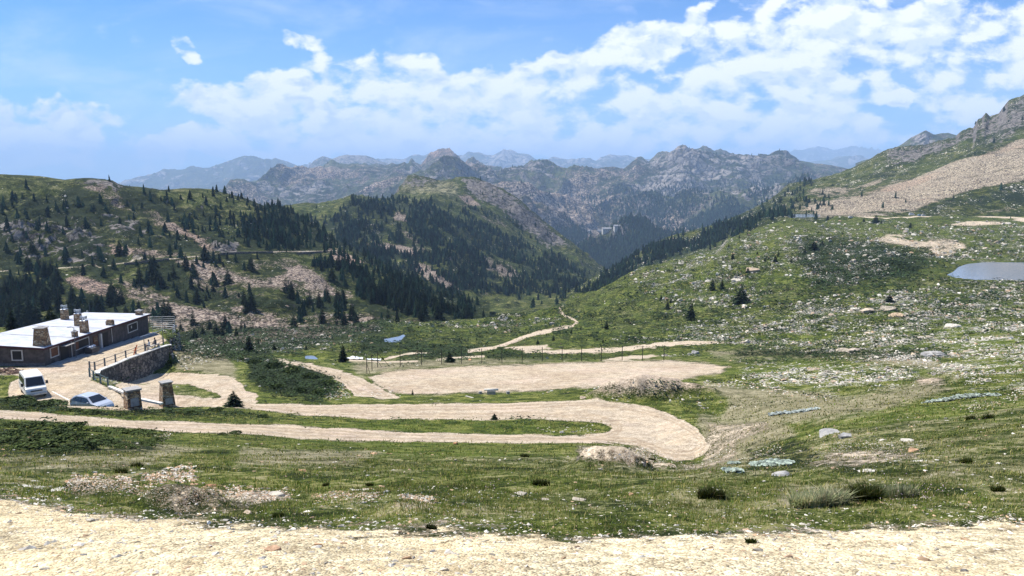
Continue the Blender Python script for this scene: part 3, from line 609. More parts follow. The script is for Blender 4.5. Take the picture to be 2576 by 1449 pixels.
G2 = Layer(us2, [
 [(400, 900, 500), (600, 900, 500), (1000, 850, 440), (1200, 835, 430), (1400, 805, 480), (1500, 770, 600), (1640, 760, 700)],
 [(400, 880, 700), (600, 850, 700), (850, 700, 650), (1000, 775, 490), (1100, 797, 450), (1250, 787, 480), (1400, 764, 570), (1480, 740, 690), (1540, 712, 800), (1640, 750, 800)],
 [(400, 850, 800), (600, 800, 800), (850, 660, 720), (1000, 720, 620), (1180, 738, 680), (1300, 745, 700), (1400, 738, 760), (1480, 722, 850), (1540, 702, 950), (1640, 748, 950)],
 [(400, 750, 900), (600, 700, 900), (850, 600, 850), (1000, 615, 820), (1200, 650, 900), (1400, 690, 950), (1500, 708, 1000), (1640, 746, 1050)],
 [(400, 640, 1000), (600, 600, 1000), (700, 540, 1000), (740, 524, 1000), (800, 512, 1020), (860, 499, 1050), (1000, 500, 1100), (1080, 512, 1100), (1130, 532, 1120), (1250, 575, 1150), (1400, 645, 1150), (1500, 698, 1130), (1640, 745, 1120)],
 [(400, 640, 1100), (600, 610, 1100), (740, 532, 1090), (860, 508, 1150), (1000, 503, 1200), (1080, 503, 1200), (1130, 508, 1220), (1250, 540, 1250), (1400, 625, 1250), (1500, 685, 1210), (1640, 742, 1150)],
 crest2, offs(crest2, 60, 1.25), offs(crest2, 400, 1.8)], [14, 50, 50, 50, 40, 50, 14, 5])
dc = np.clip(np.minimum(np.abs(G2.R-6), np.abs(G2.R-4)*1.6)/.6, 0, 1)
gx_, gy_ = G2.X+40*fbm(G2.X, G2.Y, 200, 3, 14), G2.Y*.5
kn = sstep(G2.R, 5.1, 5.7)*(1-sstep(G2.R, 6.3, 7))
G2.Z = G2.Z+np.clip(G2.R-.7, 0, 1)*(.12+.88*dc)*26*(ridged(gx_, gy_, 190, 5, 15)-.5)+4*fbm(G2.X, G2.Y, 30, 4, 16)*(.3+.7*dc)+kn*10*(ridged(G2.X, G2.Y, 60, 5, 17)-.6)
crest3 = [(1300, 800, 800), (1400, 762, 820), (1533, 677, 900), (1566, 661, 920), (1614, 632, 940), (1667, 604, 980), (1715, 586, 1010), (1784, 568, 1050), (1849, 547, 1080), (1889, 531, 1100), (1930, 507, 1120), (1955, 488, 1140), (1970, 474, 1160), (1985, 461, 1170), (2010, 458, 1180), (2050, 452, 1220), (2092, 442, 1250), (2140, 426, 1280), (2181, 406, 1300), (2221, 385, 1300), (2246, 377, 1300), (2302, 369, 1300), (2339, 365, 1300), (2360, 357, 1300), (2383, 351, 1300), (2403, 349, 1300), (2416, 335, 1300), (2436, 326, 1300), (2448, 327, 1300), (2460, 303, 1300), (2470, 300, 1300), (2480, 287, 1300), (2490, 296, 1300), (2513, 288, 1290), (2537, 258, 1290), (2576, 244, 1280), (2900, 100, 1280), (3500, 60, 1280)]
us3 = np.concatenate([np.linspace(ray(1300, 600)[0], .72, 560), np.linspace(.72, 1.25, 40)[1:]])
G3 = Layer(us3, [
 [(1300, 870, 500), (1500, 810, 480), (1700, 785, 520), (1900, 645, 600), (2100, 570, 600), (2576, 570, 600), (3500, 570, 600)],
 [(1300, 810, 620), (1500, 745, 640), (1700, 668, 700), (1850, 605, 720), (1990, 562, 700), (2100, 551, 650), (2300, 547, 650), (2576, 547, 650), (3500, 547, 650)],
 [(1300, 806, 700), (1500, 718, 760), (1640, 655, 820), (1850, 578, 880), (1990, 530, 860), (2120, 520, 780), (2300, 500, 760), (2576, 460, 750), (3500, 400, 750)],
 [(1300, 803, 780), (1533, 690, 820), (1667, 622, 890), (1850, 557, 1000), (1970, 500, 1040), (2050, 490, 1000), (2140, 487, 960), (2221, 462, 950), (2302, 446, 950), (2424, 402, 950), (2576, 357, 950), (3500, 240, 950)],
 crest3, offs(crest3, 70, 1.25), offs(crest3, 400, 1.7)], [10, 70, 80, 90, 14, 5])
dc = np.clip(np.abs(G3.R-4)/.5, 0, 1)
cr = sstep(G3.R, 3.2, 3.8)*sstep(G3.X/G3.Y, .36, .5)
def pool(L, pts):
    h_ = [L.hit(*p) for p in pts]; zw = float(np.mean([q.z for q in h_])); wp = world_poly(pts, zw); d_ = poly_sdf(L.X, L.Y, wp, 90)
    L.Z += (zw+.3-L.Z)*(1-sstep(d_, 12, 60)); L.Z -= 1.1*(1-sstep(d_, -2, 2)); return zw, wp
G3.Z = G3.Z+np.clip(G3.R-.8, 0, 1)*(.1+.9*dc)*16*(ridged(G3.X*.6, G3.Y+30*fbm(G3.X, G3.Y, 100, 2, 3), 150, 5, 25)-.5)+2.5*fbm(G3.X, G3.Y, 22, 4, 26)*(.3+.7*dc)+cr*8*(ridged(G3.X, G3.Y, 45, 5, 27)-.45)

ponds_def['tarn_far'] = pool(G3, [(1978, 542), (2000, 539), (2040, 538.5), (2064, 541), (2056, 546), (2020, 547.5), (1990, 547)])
def cover_mid(L, screes, scrubs, rocks, lush=(), dry=(), base=(.0, .28, .12), seed=100, sx=22, sy=9, dark=.13):
    x, y = L.X, L.Y; px, py = L.pp()
    # streaks run down the slope
    sn = fbm(x+y*.9, (y-x*.2)*.28, 60, 5, seed); jx = sx*fbm(x, y, 45, 4, seed+2); jy = sy*fbm(x, y, 45, 4, seed+4)
    def R_(poly, w=9): return msk(poly_sdf(px+jx, py+jy, poly, 50), w)
    sc = np.zeros_like(x); sb = np.full_like(x, base[1]+dark); rk = np.full_like(x, base[0]); dr = np.full_like(x, base[2])
    for p, a in screes: sc = np.maximum(sc, R_(p)*a)
    for p, a in scrubs: sb = np.maximum(sb, R_(p, 10)*a)
    for p, a in rocks: rk = np.maximum(rk, R_(p, 8)*a)
    for p, a in dry: dr = np.maximum(dr, R_(p, 12)*a)
    for p, a in lush: k = R_(p, 10); sb *= 1-k*a; sc *= 1-k*.8*a; rk *= 1-k*a
    sc = np.clip(sc*(.72+.9*sn)+.30*sn*(sc > .02), 0, 1); sb = np.clip(sb+.55*fbm(x+y*.7, (y-x*.2)*.5, 26, 4, seed+8), 0, 1)*(1-.6*np.clip(sc*1.3, 0, 1)); rk = np.clip(rk+.3*fbm(x, y, 50, 4, seed+12)*(rk > .02), 0, 1)
    return {'a1': np.stack([np.zeros_like(x), sc, sb], -1).astype(np.float32), 'a2': np.stack([np.full_like(x, .10), dr, rk], -1).astype(np.float32)}
S1 = [([(155, 702), (205, 685), (265, 705), (345, 738), (390, 762), (440, 765), (500, 775), (600, 800), (700, 800), (820, 830), (700, 838), (600, 822), (500, 812), (430, 795), (380, 765), (260, 745), (200, 735)], .95),
 ([(440, 657), (506, 652), (595, 681), (670, 700), (717, 688), (743, 662), (775, 670), (849, 716), (913, 733), (920, 752), (860, 757), (800, 753), (672, 740), (575, 722), (500, 690)], 1.0),
 ([(820, 629), (865, 634), (907, 661), (870, 660), (833, 654)], 1), ([(575, 757), (704, 778), (850, 785), (960, 788), (1065, 800), (1060, 815), (865, 812), (704, 805), (575, 790)], .85),
 ([(185, 455), (253, 460), (312, 500), (387, 524), (446, 560), (536, 618), (560, 641), (518, 641), (476, 603), (387, 574), (298, 526), (208, 479)], .72),
 ([(560, 660), (640, 690), (720, 740), (640, 760), (520, 740), (450, 700)], .62), ([(380, 765), (520, 775), (700, 790), (1060, 800), (1100, 825), (700, 845), (450, 835), (330, 800)], .78), ([(230, 690), (330, 700), (430, 750), (400, 762), (300, 740)], .55), ([(850, 690), (960, 740), (1060, 790), (1000, 795), (900, 760)], .55), ([(30, 560), (80, 580), (160, 640), (100, 645), (20, 600)], .45), ([(280, 615), (400, 630), (520, 640), (400, 652), (280, 640)], .6), ([(-300, 600), (-50, 650), (0, 690), (-300, 700)], .6),
 ([(590, 690), (640, 650), (720, 650), (760, 640), (820, 632), (830, 660), (720, 690), (700, 672)], .55)]
B1 = [([(640, 520), (714, 505), (800, 560), (900, 630), (860, 640), (640, 632), (560, 600)], .8), ([(-300, 720), (150, 715), (260, 760), (400, 800), (400, 900), (-300, 900)], .62),
 ([(390, 690), (520, 720), (700, 745), (860, 762), (870, 790), (700, 780), (560, 760), (430, 740)], .85), ([(280, 560), (480, 560), (640, 620), (300, 620)], .62), ([(400, 660), (450, 660), (560, 720), (640, 745), (560, 740)], .6),
 ([(900, 750), (1100, 770), (1160, 800), (950, 790)], .7)]
K1 = [([(10, 560), (150, 555), (260, 590), (300, 650), (150, 665), (0, 655)], .52), ([(200, 450), (290, 452), (320, 480), (280, 490), (210, 470)], .6), ([(520, 600), (600, 612), (600, 636), (540, 636)], .7), ([(240, 540), (320, 530), (380, 580), (300, 590)], .45)]
D1 = [([(-900, 420), (0, 436), (170, 452), (120, 500), (-900, 520)], .35), ([(0, 480), (300, 480), (300, 600), (0, 600)], .4)]
A = cover_mid(G1, S1, B1, K1, [([(-900, 420), (0, 436), (180, 450), (140, 490), (0, 500), (-900, 500)], .9), ([(420, 470), (560, 480), (660, 520), (640, 560), (500, 530), (400, 500)], .7)], D1, (.02, .34, .36), 100, dark=.30)
rd = (1-sstep(np.abs(G1.R-3.45), .3, .6))*(G1.pp()[0] < 905); rdn = rd*np.where(fbm(G1.X, G1.Y, 30, 2, 7) > -.2, 1, .3)
A['a1'][..., 0] = rdn*.55; cl1 = np.where(rd > .5, 1, 0)
G1.build('left_hillside', M_mid, A, [('left_hillside', 0), ('hillside_track', 1)], cl1); A1m = A
S2 = [([(907, 606), (962, 606), (1059, 622), (1094, 636), (1040, 640), (962, 632), (920, 620)], 1.1), ([(1020, 648), (1059, 660), (1091, 680), (1155, 732), (1123, 728), (1059, 690)], 1.0), ([(1207, 638), (1262, 661), (1313, 693), (1300, 712), (1229, 680)], 1.1),
 ([(1146, 493), (1187, 490), (1206, 516), (1171, 515)], 1.2), ([(994, 532), (1023, 540), (1020, 555), (995, 548)], 1.1), ([(1010, 580), (1040, 590), (1060, 625), (1020, 600)], .7), ([(960, 730), (1010, 750), (1130, 790), (1060, 790), (960, 760)], .8), ([(1180, 730), (1250, 745), (1280, 765), (1180, 750)], .5),
 ([(1210, 540), (1290, 560), (1300, 575), (1240, 565)], .6), ([(1340, 560), (1440, 640), (1400, 620)], .5)]
B2 = [([(860, 500), (1080, 512), (1250, 575), (1500, 690), (1480, 740), (1200, 745), (1000, 700), (850, 640), (800, 560)], .62)]
K2 = [([(1160, 445), (1240, 455), (1350, 540), (1440, 620), (1380, 620), (1250, 520), (1180, 490)], .75), ([(1000, 460), (1042, 440), (1100, 455), (1040, 490)], .65), ([(880, 540), (960, 570), (970, 600), (900, 580)], .4)]
A = cover_mid(G2, S2, B2, K2, [([(700, 530), (800, 512), (865, 500), (850, 540), (760, 570)], .9), ([(1180, 735), (1300, 745), (1400, 745), (1380, 775), (1250, 780), (1170, 755)], .9), ([(1020, 470), (1140, 470), (1140, 500), (1040, 500)], .7)],
 [([(1000, 440), (1160, 450), (1160, 500), (1000, 490)], .55), ([(1180, 735), (1400, 745), (1380, 775), (1180, 765)], .3)], (.06, .32, .3), 130, 14, 6, dark=.06)
G2.build('forested_hill', M_mid, A)
S3 = [([(2059, 545), (2140, 500), (2300, 450), (2424, 404), (2576, 352), (3500, 240), (3500, 380), (2576, 440), (2343, 505), (2221, 549)], 1.6), ([(2576, 352), (3500, 240), (3500, 400), (2576, 450), (2464, 470), (2343, 507), (2302, 535), (2221, 549), (2059, 545), (2019, 520), (2100, 500), (2140, 488), (2221, 464), (2302, 448), (2424, 404)], 1.25), ([(2060, 455), (2150, 475), (2282, 420), (2260, 440), (2180, 478), (2075, 500), (2020, 490)], .9), ([(1930, 520), (2000, 500), (2080, 480), (2060, 540), (1950, 535)], .45), ([(2440, 540), (2576, 500), (3300, 480), (3300, 520), (2576, 530)], .35)]
A = cover_mid(G3, S3, [([(1500, 740), (1990, 530), (1970, 490), (1533, 680)], .75), ([(2350, 400), (2576, 330), (3500, 200), (3500, 100), (2576, 250), (2450, 330)], .5), ([(2330, 520), (2480, 480), (2576, 470), (2576, 540), (2360, 545)], .5)],
 [([(2240, 375), (2400, 350), (2576, 240), (3500, 60), (3500, 200), (2576, 320), (2450, 350), (2300, 410), (2200, 420)], .62), ([(2480, 350), (2560, 300), (2576, 330), (2500, 370)], .5)],
 [([(2120, 500), (2260, 440), (2440, 350), (2460, 370), (2300, 440), (2180, 495)], .85), ([(1990, 470), (2200, 400), (2260, 405), (2100, 470)], .7)], (), (.0, .30, .15), 160, 8, 5)
A['a2'][..., 0] = .3*(A['a1'][..., 1] < .3)
G3.build('mountain_slope', M_slope, A)

# ------------------------------------------------------------------ mountains beyond
def mountain(name, sil, curves, rows, mat, A_, Lw, seed, crest, cover, keep=.10, pxr=None, ncol=500, rough=1., oct_=7):
    u0 = ray(pxr[0], 450)[0]; u1 = ray(pxr[1], 450)[0]
    L = Layer(np.linspace(u0, u1, ncol), curves, rows)
    relief(L, A_, Lw, crest, seed, keep, .18*rough, .55, oct_)
    x, y = L.X, L.Y; dr = fbm(x, y, Lw*.5, 5, seed+20); dk = fbm(x, y, Lw*.35, 5, seed+25)
    sc = np.clip(cover[0]+dr*1.0, 0, 1); sb = np.clip(cover[1]+dk*.8, 0, 1); rk = np.clip(cover[2]+dr*.7*-1+dk*.5, 0, 1)
    L.build(name, mat, {'a1': np.stack([x*0, sc, sb], -1).astype(np.float32), 'a2': np.stack([x*0, x*0+cover[3], rk], -1).astype(np.float32)})
    return L
silM = [(430, 560), (560, 510), (600, 490), (640, 468), (700, 444), (736, 434), (760, 436), (781, 444), (800, 436), (833, 419), (860, 420), (900, 417), (940, 420), (975, 422), (990, 412), (1005, 408), (1017, 403), (1024, 408), (1036, 403), (1045, 412), (1060, 424), (1075, 408), (1100, 396), (1123, 393), (1140, 396), (1165, 414), (1175, 411), (1188, 409), (1205, 415), (1233, 429), (1284, 430), (1320, 433), (1355, 438), (1380, 430), (1405, 424), (1430, 424), (1460, 419), (1500, 420), (1533, 422), (1570, 432), (1590, 418), (1602, 412), (1615, 418), (1630, 422), (1663, 402), (1695, 388), (1715, 386), (1736, 385), (1755, 386), (1776, 383), (1796, 394), (1817, 404), (1850, 412), (1877, 413), (1918, 398), (1958, 392), (1990, 396), (2039, 408), (2128, 422), (2250, 440), (2400, 470)]
cM = [(a, b, 4500) for a, b in silM]
GM = mountain('mountain_ridge', silM, [
 [(400, 820, 1700), (2500, 820, 1700)],
 [(400, 640, 2500), (1000, 600, 2500), (1400, 660, 2200), (1530, 700, 1900), (1600, 662, 2000), (1750, 610, 2300), (1950, 560, 2500), (2400, 520, 2800)],
 [(400, 570, 3300), (700, 520, 3400), (800, 500, 3400), (1100, 470, 3300), (1300, 520, 3100), (1400, 560, 3000), (1530, 600, 2800), (1600, 570, 3000), (1700, 530, 3200), (1950, 480, 3500), (2400, 490, 3800)],
 [(400, 565, 3900), (700, 470, 4000), (900, 452, 4000), (1000, 440, 3900), (1200, 440, 3900), (1400, 470, 3700), (1560, 500, 3600), (1720, 440, 3800), (1950, 430, 4000), (2400, 480, 4200)],
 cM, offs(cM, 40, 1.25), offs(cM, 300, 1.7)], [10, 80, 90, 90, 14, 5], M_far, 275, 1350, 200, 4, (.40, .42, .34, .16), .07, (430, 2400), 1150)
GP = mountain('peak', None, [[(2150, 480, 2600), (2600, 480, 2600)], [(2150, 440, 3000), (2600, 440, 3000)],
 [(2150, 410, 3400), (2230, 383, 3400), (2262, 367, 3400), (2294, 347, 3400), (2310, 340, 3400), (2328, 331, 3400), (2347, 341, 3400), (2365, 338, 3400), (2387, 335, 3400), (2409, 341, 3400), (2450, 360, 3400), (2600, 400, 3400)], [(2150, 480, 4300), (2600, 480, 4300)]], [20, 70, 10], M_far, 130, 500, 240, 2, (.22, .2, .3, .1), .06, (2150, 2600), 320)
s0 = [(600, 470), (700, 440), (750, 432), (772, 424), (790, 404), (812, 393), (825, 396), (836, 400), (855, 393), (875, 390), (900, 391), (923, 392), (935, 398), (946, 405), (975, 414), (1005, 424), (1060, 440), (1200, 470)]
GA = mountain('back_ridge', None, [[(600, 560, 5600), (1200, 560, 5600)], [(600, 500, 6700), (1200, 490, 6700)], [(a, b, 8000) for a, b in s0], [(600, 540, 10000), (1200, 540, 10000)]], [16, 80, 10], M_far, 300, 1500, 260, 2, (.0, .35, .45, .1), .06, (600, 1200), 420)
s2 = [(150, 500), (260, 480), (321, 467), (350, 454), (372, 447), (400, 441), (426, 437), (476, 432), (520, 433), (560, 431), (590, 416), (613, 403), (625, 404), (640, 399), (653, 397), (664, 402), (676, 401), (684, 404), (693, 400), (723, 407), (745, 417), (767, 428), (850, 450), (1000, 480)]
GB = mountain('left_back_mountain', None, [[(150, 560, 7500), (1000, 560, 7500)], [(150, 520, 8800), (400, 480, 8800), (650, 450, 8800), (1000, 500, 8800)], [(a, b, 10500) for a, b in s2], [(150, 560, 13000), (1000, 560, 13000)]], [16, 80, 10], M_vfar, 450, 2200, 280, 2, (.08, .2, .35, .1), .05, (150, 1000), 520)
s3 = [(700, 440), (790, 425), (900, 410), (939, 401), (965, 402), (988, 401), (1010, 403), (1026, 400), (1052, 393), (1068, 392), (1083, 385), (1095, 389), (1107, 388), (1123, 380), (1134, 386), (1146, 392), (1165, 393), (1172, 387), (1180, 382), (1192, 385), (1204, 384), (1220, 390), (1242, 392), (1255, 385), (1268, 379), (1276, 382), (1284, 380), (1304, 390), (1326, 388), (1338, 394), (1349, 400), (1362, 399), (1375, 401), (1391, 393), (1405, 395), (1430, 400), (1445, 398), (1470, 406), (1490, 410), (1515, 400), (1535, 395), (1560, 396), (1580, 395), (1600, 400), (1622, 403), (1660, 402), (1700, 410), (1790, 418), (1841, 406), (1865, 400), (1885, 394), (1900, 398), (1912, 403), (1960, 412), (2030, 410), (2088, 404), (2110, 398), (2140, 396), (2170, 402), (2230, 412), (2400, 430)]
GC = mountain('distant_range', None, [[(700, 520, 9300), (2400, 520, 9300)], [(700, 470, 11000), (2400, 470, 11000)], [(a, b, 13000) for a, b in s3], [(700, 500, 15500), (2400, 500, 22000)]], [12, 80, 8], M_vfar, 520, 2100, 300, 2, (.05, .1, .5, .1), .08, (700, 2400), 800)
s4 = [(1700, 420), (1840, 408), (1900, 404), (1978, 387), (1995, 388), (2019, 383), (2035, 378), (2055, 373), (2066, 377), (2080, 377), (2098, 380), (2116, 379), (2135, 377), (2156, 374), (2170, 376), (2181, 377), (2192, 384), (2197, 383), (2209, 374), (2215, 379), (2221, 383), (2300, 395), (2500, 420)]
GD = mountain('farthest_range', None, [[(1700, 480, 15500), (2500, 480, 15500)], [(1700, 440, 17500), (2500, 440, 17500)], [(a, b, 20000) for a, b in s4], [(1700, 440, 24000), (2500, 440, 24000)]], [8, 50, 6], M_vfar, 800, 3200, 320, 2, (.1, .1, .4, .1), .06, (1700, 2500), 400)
# a plain sheet that closes the land to the horizon
me = npmesh('valley_floor', np.array([(-27000, -900, -420), (27000, -900, -420), (27000, 27000, -420), (-27000, 27000, -420)], float), np.array([[0, 1, 2, 3]]), {'a1': np.zeros((4, 3)), 'a2': np.zeros((4, 3))})
tag(link('valley_floor', me, M_far), kind='structure')

# ------------------------------------------------------------------ ponds
def simple(name, col, rough=.8, metal=0, spec=.3):
    m = bpy.data.materials.new(name); m.use_nodes = True; b = m.node_tree.nodes['Principled BSDF']
    b.inputs['Base Color'].default_value = (*col, 1); b.inputs['Roughness'].default_value = rough; b.inputs['Metallic'].default_value = metal
    b.inputs['Specular IOR Level'].default_value = spec; return m
m = bpy.data.materials.new('lake_water'); m.use_nodes = True; n = NT(m.node_tree); b = m.node_tree.nodes['Principled BSDF']
b.inputs['Base Color'].default_value = (.17, .20, .24, 1); b.inputs['Roughness'].default_value = .12; b.inputs['IOR'].default_value = 1.45; b.inputs['Specular IOR Level'].default_value = .9
n.put(b.inputs['Normal'], n.bump(n.noise(n.node('ShaderNodeNewGeometry').outputs['Position'], 1.2, 3), .06, .1)); M_water = m
for nm, (zw, wp) in ponds_def.items():
    cx_ = np.mean([p[0] for p in wp]); cy_ = np.mean([p[1] for p in wp])
    V = [((p[0]-cx_)*1.05+cx_, (p[1]-cy_)*1.05+cy_, zw) for p in wp]
    me = bpy.data.meshes.new('pond'); me.from_pydata(V, [], [list(range(len(V)))]); me.update()
    o = link('pond', me, M_water); tag(o, kind='structure')

# ------------------------------------------------------------------ haze
hz = bpy.data.materials.new('mountain_air'); hz.use_nodes = True; hz.node_tree.nodes.clear(); n = NT(hz.node_tree)
pv = n.node('ShaderNodeVolumePrincipled'); pv.inputs['Color'].default_value = (.50, .71, 1, 1); pv.inputs['Density'].default_value = 0.95e-4; pv.inputs['Anisotropy'].default_value = .0
n.l.new(pv.outputs[0], n.node('ShaderNodeOutputMaterial').inputs['Volume'])
bm = bmesh.new(); bmesh.ops.create_cube(bm, size=1, matrix=Matrix.Translation((0, 13500, 240)) @ Matrix.Diagonal((56000, 29000, 1342, 1)))
me = bpy.data.meshes.new('haze'); bm.to_mesh(me); bm.free(); tag(link('haze', me, hz), kind='stuff')

# ------------------------------------------------------------------ scattering
def attr_mat(name, rough=.85, sub=0, dif=None, obj=False, cols=None, bump=0, bs=20):
    """material whose colour comes from the mesh's own 'col' attribute, or from the object's random number"""
    m = bpy.data.materials.new(name); m.use_nodes = True; m.node_tree.nodes.clear(); n = NT(m.node_tree)
    P = n.node('ShaderNodeNewGeometry').outputs['Position']
    if obj:
        r = n.node('ShaderNodeObjectInfo').outputs['Random']; c_ = n.ramp(r, cols)
    else: c_ = n.node('ShaderNodeAttribute', attribute_name='col').outputs['Color']
    v = n.noise(P, bs*.35, 4, .65)
    c_ = n.vm('MULTIPLY', c_, n.ramp(n.ss(v, .36, .64), [(0, (.62, .6, .58)), (.5, (1, 1, 1)), (1, (1.25, 1.22, 1.15))]))
    b = n.node('ShaderNodeBsdfPrincipled'); n.put(b.inputs['Base Color'], c_); b.inputs['Roughness'].default_value = rough; b.inputs['Specular IOR Level'].default_value = .15
    if bump: n.put(b.inputs['Normal'], n.bump(n.noise(P, bs, 5, .65), .8, bump))
    out = n.node('ShaderNodeOutputMaterial')
    if sub:
        t = n.node('ShaderNodeBsdfTranslucent'); n.put(t.inputs[0], c_); mx = n.node('ShaderNodeMixShader'); mx.inputs[0].default_value = sub
        n.l.new(b.outputs[0], mx.inputs[1]); n.l.new(t.outputs[0], mx.inputs[2]); n.l.new(mx.outputs[0], out.inputs[0])
    else: n.l.new(b.outputs[0], out.inputs[0])
    return m
def hull(npts, seed, sx=1, sy=1, sz=.7, flatb=.35):
    r = np.random.default_rng(seed); p = r.normal(size=(npts, 3)); p /= np.linalg.norm(p, axis=1)[:, None]
    p *= r.uniform(.75, 1.1, (npts, 1)); p *= (sx, sy, sz); p[:, 2] = np.maximum(p[:, 2], -flatb*sz)
    bm = bmesh.new()
    for q in p: bm.verts.new(q)
    h = bmesh.ops.convex_hull(bm, input=bm.verts); bmesh.ops.delete(bm, geom=[g for g in h['geom_interior'] if isinstance(g, bmesh.types.BMVert)], context='VERTS')
    bmesh.ops.triangulate(bm, faces=bm.faces); bm.verts.ensure_lookup_table()
    V = np.array([v.co[:] for v in bm.verts]); Fc = np.array([[v.index for v in f.verts] for f in bm.faces]); bm.free(); return V, Fc
def instance(protos, pos, scl, rz, which=None, col=None, tilt=None):
    """many copies merged by numpy; protos: list of (V, F) with equal face size; returns V, F, C"""
    Vs, Fs, Cs = [], [], []; base = 0; which = np.zeros(len(pos), int) if which is None else which
    for k, (V, Fc) in enumerate(protos):
        s_ = which == k; n_ = s_.sum()
        if not n_: continue
        W = V[None]*scl[s_][:, None, :]; c_, s2 = np.cos(rz[s_])[:, None], np.sin(rz[s_])[:, None]
        if tilt is not None:
            tx = tilt[s_][:, None]; ct, st_ = np.cos(tx), np.sin(tx); yy = W[..., 1]*ct-W[..., 2]*st_; zz = W[..., 1]*st_+W[..., 2]*ct; W = np.stack([W[..., 0], yy, zz], -1)
        W = np.stack([W[..., 0]*c_-W[..., 1]*s2, W[..., 0]*s2+W[..., 1]*c_, W[..., 2]], -1)+pos[s_][:, None, :]
        Vs.append(W.reshape(-1, 3)); Fs.append((Fc[None]+(np.arange(n_)*len(V))[:, None, None]).reshape(-1, Fc.shape[1])+base); base += n_*len(V)
        if col is not None: Cs.append(np.repeat(col[s_], len(V), 0))
    return np.concatenate(Vs), np.concatenate(Fs), (np.concatenate(Cs) if col is not None else None)
def stuff(name, V, Fc, mat, C_=None, smooth=False, label=None, cat=None):
    me = npmesh(name, V, Fc, {'col': C_} if C_ is not None else None, smooth)
    return tag(link(name, me, mat), label, cat, kind='stuff')
def sample(L, Wt, n, seed, cand=None):
    """n random points of a layer, by weight per screen area; only ground seen from the camera"""
    r = np.random.default_rng(seed); px, py = L.pp(); v = L.vis()
    a = np.abs(np.diff(py, axis=0))[:, :-1]*np.abs(np.diff(px, axis=1))[:-1]; w_ = a*Wt[:-1, :-1]*v[:-1, :-1]*v[1:, :-1]
    w_ = np.clip(w_, 0, None).ravel(); c_ = np.cumsum(w_); k = np.searchsorted(c_, r.random(n)*c_[-1]); i, j = np.unravel_index(np.minimum(k, len(w_)-1), a.shape)
    s_, t = r.random(n), r.random(n)
    def bl(A): return (A[i, j]*(1-s_)+A[i+1, j]*s_)*(1-t)+(A[i, j+1]*(1-s_)+A[i+1, j+1]*s_)*t
    return np.stack([bl(L.X), bl(L.Y), bl(L.Z)], -1), (i, j)
def area_sample(L, Wt, n, seed):
    r = np.random.default_rng(seed); X_, Y_ = L.X, L.Y
    a = np.abs((X_[:-1, 1:]-X_[:-1, :-1])*(Y_[1:, :-1]-Y_[:-1, :-1])); w_ = (a*Wt[:-1, :-1]).ravel(); c_ = np.cumsum(w_)
    k = np.searchsorted(c_, r.random(n)*c_[-1]); i, j = np.unravel_index(np.minimum(k, len(w_)-1), a.shape); s_, t = r.random(n), r.random(n)
    def bl(A): return (A[i, j]*(1-s_)+A[i+1, j]*s_)*(1-t)+(A[i, j+1]*(1-s_)+A[i+1, j+1]*s_)*t
    return np.stack([bl(L.X), bl(L.Y), bl(L.Z)], -1), (i, j)
def region_w(L, polys, jit=10, seed=200, base=0, w=8):
    px, py = L.pp(); jx = jit*fbm(L.X, L.Y, 60, 3, seed); jy = jit*.6*fbm(L.X, L.Y, 60, 3, seed+3); W_ = np.full(L.X.shape, float(base))
    for p, a in polys:
        k = msk(poly_sdf(px+jx, py+jy, p, 40), w)
        W_ = np.where(a < 0, W_*(1-k*min(1, -a)), np.maximum(W_, k*a))
    return W_

# ---- conifers
def conifer_full(seed, slim=1., gaps=.15):
    """unit height crown of needle sprays (triangles) with an uneven outline"""
    r = np.random.default_rng(seed); V, Fc = [], []
    def tri(a, b, c_): k = len(V); V.extend([a, b, c_]); Fc.append((k, k+1, k+2))
    h = .07
    while h < .985:
        R = (.31*slim)*((1-h)**.8)*(.55+.45*min(1, h/.18))+.008; nb = max(4, int(10*(1-h)+4)); a0 = r.uniform(0, 6.3)
        for b in range(nb):
            if r.random() < gaps: continue
            a = a0+6.283*b/nb+r.uniform(-.25, .25); L_ = R*r.uniform(.6, 1.25); dr = L_*r.uniform(.15, .5); hz_ = h+r.uniform(-.012, .012)
            tip = np.array([math.cos(a)*L_, math.sin(a)*L_, hz_-dr+.25*dr]); root = np.array([0, 0, hz_+.02]); side = np.array([-math.sin(a), math.cos(a), 0])
            for q in range(5):
                t = .2+.8*q/5; c_ = root+(tip-root)*t; w_ = L_*.34*(1-t*.55)*r.uniform(.7, 1.2); o = r.normal(0, .012*slim, 3)
                tri(c_-side*w_+(0, 0, -w_*.35)+o, c_+side*w_+(0, 0, -w_*.35)-o, c_+(tip-root)*.42+(0, 0, .012)+o*.5)
                tri(c_+o, c_+side*w_*.3*r.choice([-1, 1])+(0, 0, -w_*.9), c_+(tip-root)*.26)
        h += .034+.02*(1-h)
    return np.array(V), np.array(Fc)
def conifer_low(seed, tiers=4, sides=6):
    r = np.random.default_rng(seed); V, Fc = [], []
    for t in range(tiers):
        zb = .03+.9*t/tiers; zt = min(1, zb+1.55/tiers); R = .21*(1-zb)**.85+.015; k = len(V); V.append((r.normal(0, .01), r.normal(0, .01), zt))
        a0 = r.uniform(0, 6)
        for s_ in range(sides*2):
            a = a0+math.pi*s_/sides; q = R*(r.uniform(.85, 1.25) if s_ % 2 else r.uniform(.4, .7)); V.append((q*math.cos(a), q*math.sin(a), zb+(r.uniform(-.03, .02) if s_ % 2 else .04)))
        for s_ in range(sides*2): Fc.append((k, k+1+s_, k+1+(s_+1) % (sides*2)))
    return np.array(V), np.array(Fc)
M_needle = attr_mat('conifer_needles', .9, .0, obj=True, cols=[(0, (.012, .026, .014)), (.5, (.020, .040, .018)), (1, (.030, .052, .022))], bs=3)
M_needle_s = attr_mat('forest_needles', .9, bs=.5)
M_bark = simple('conifer_bark', (.085, .06, .042), .95)
crowns = []
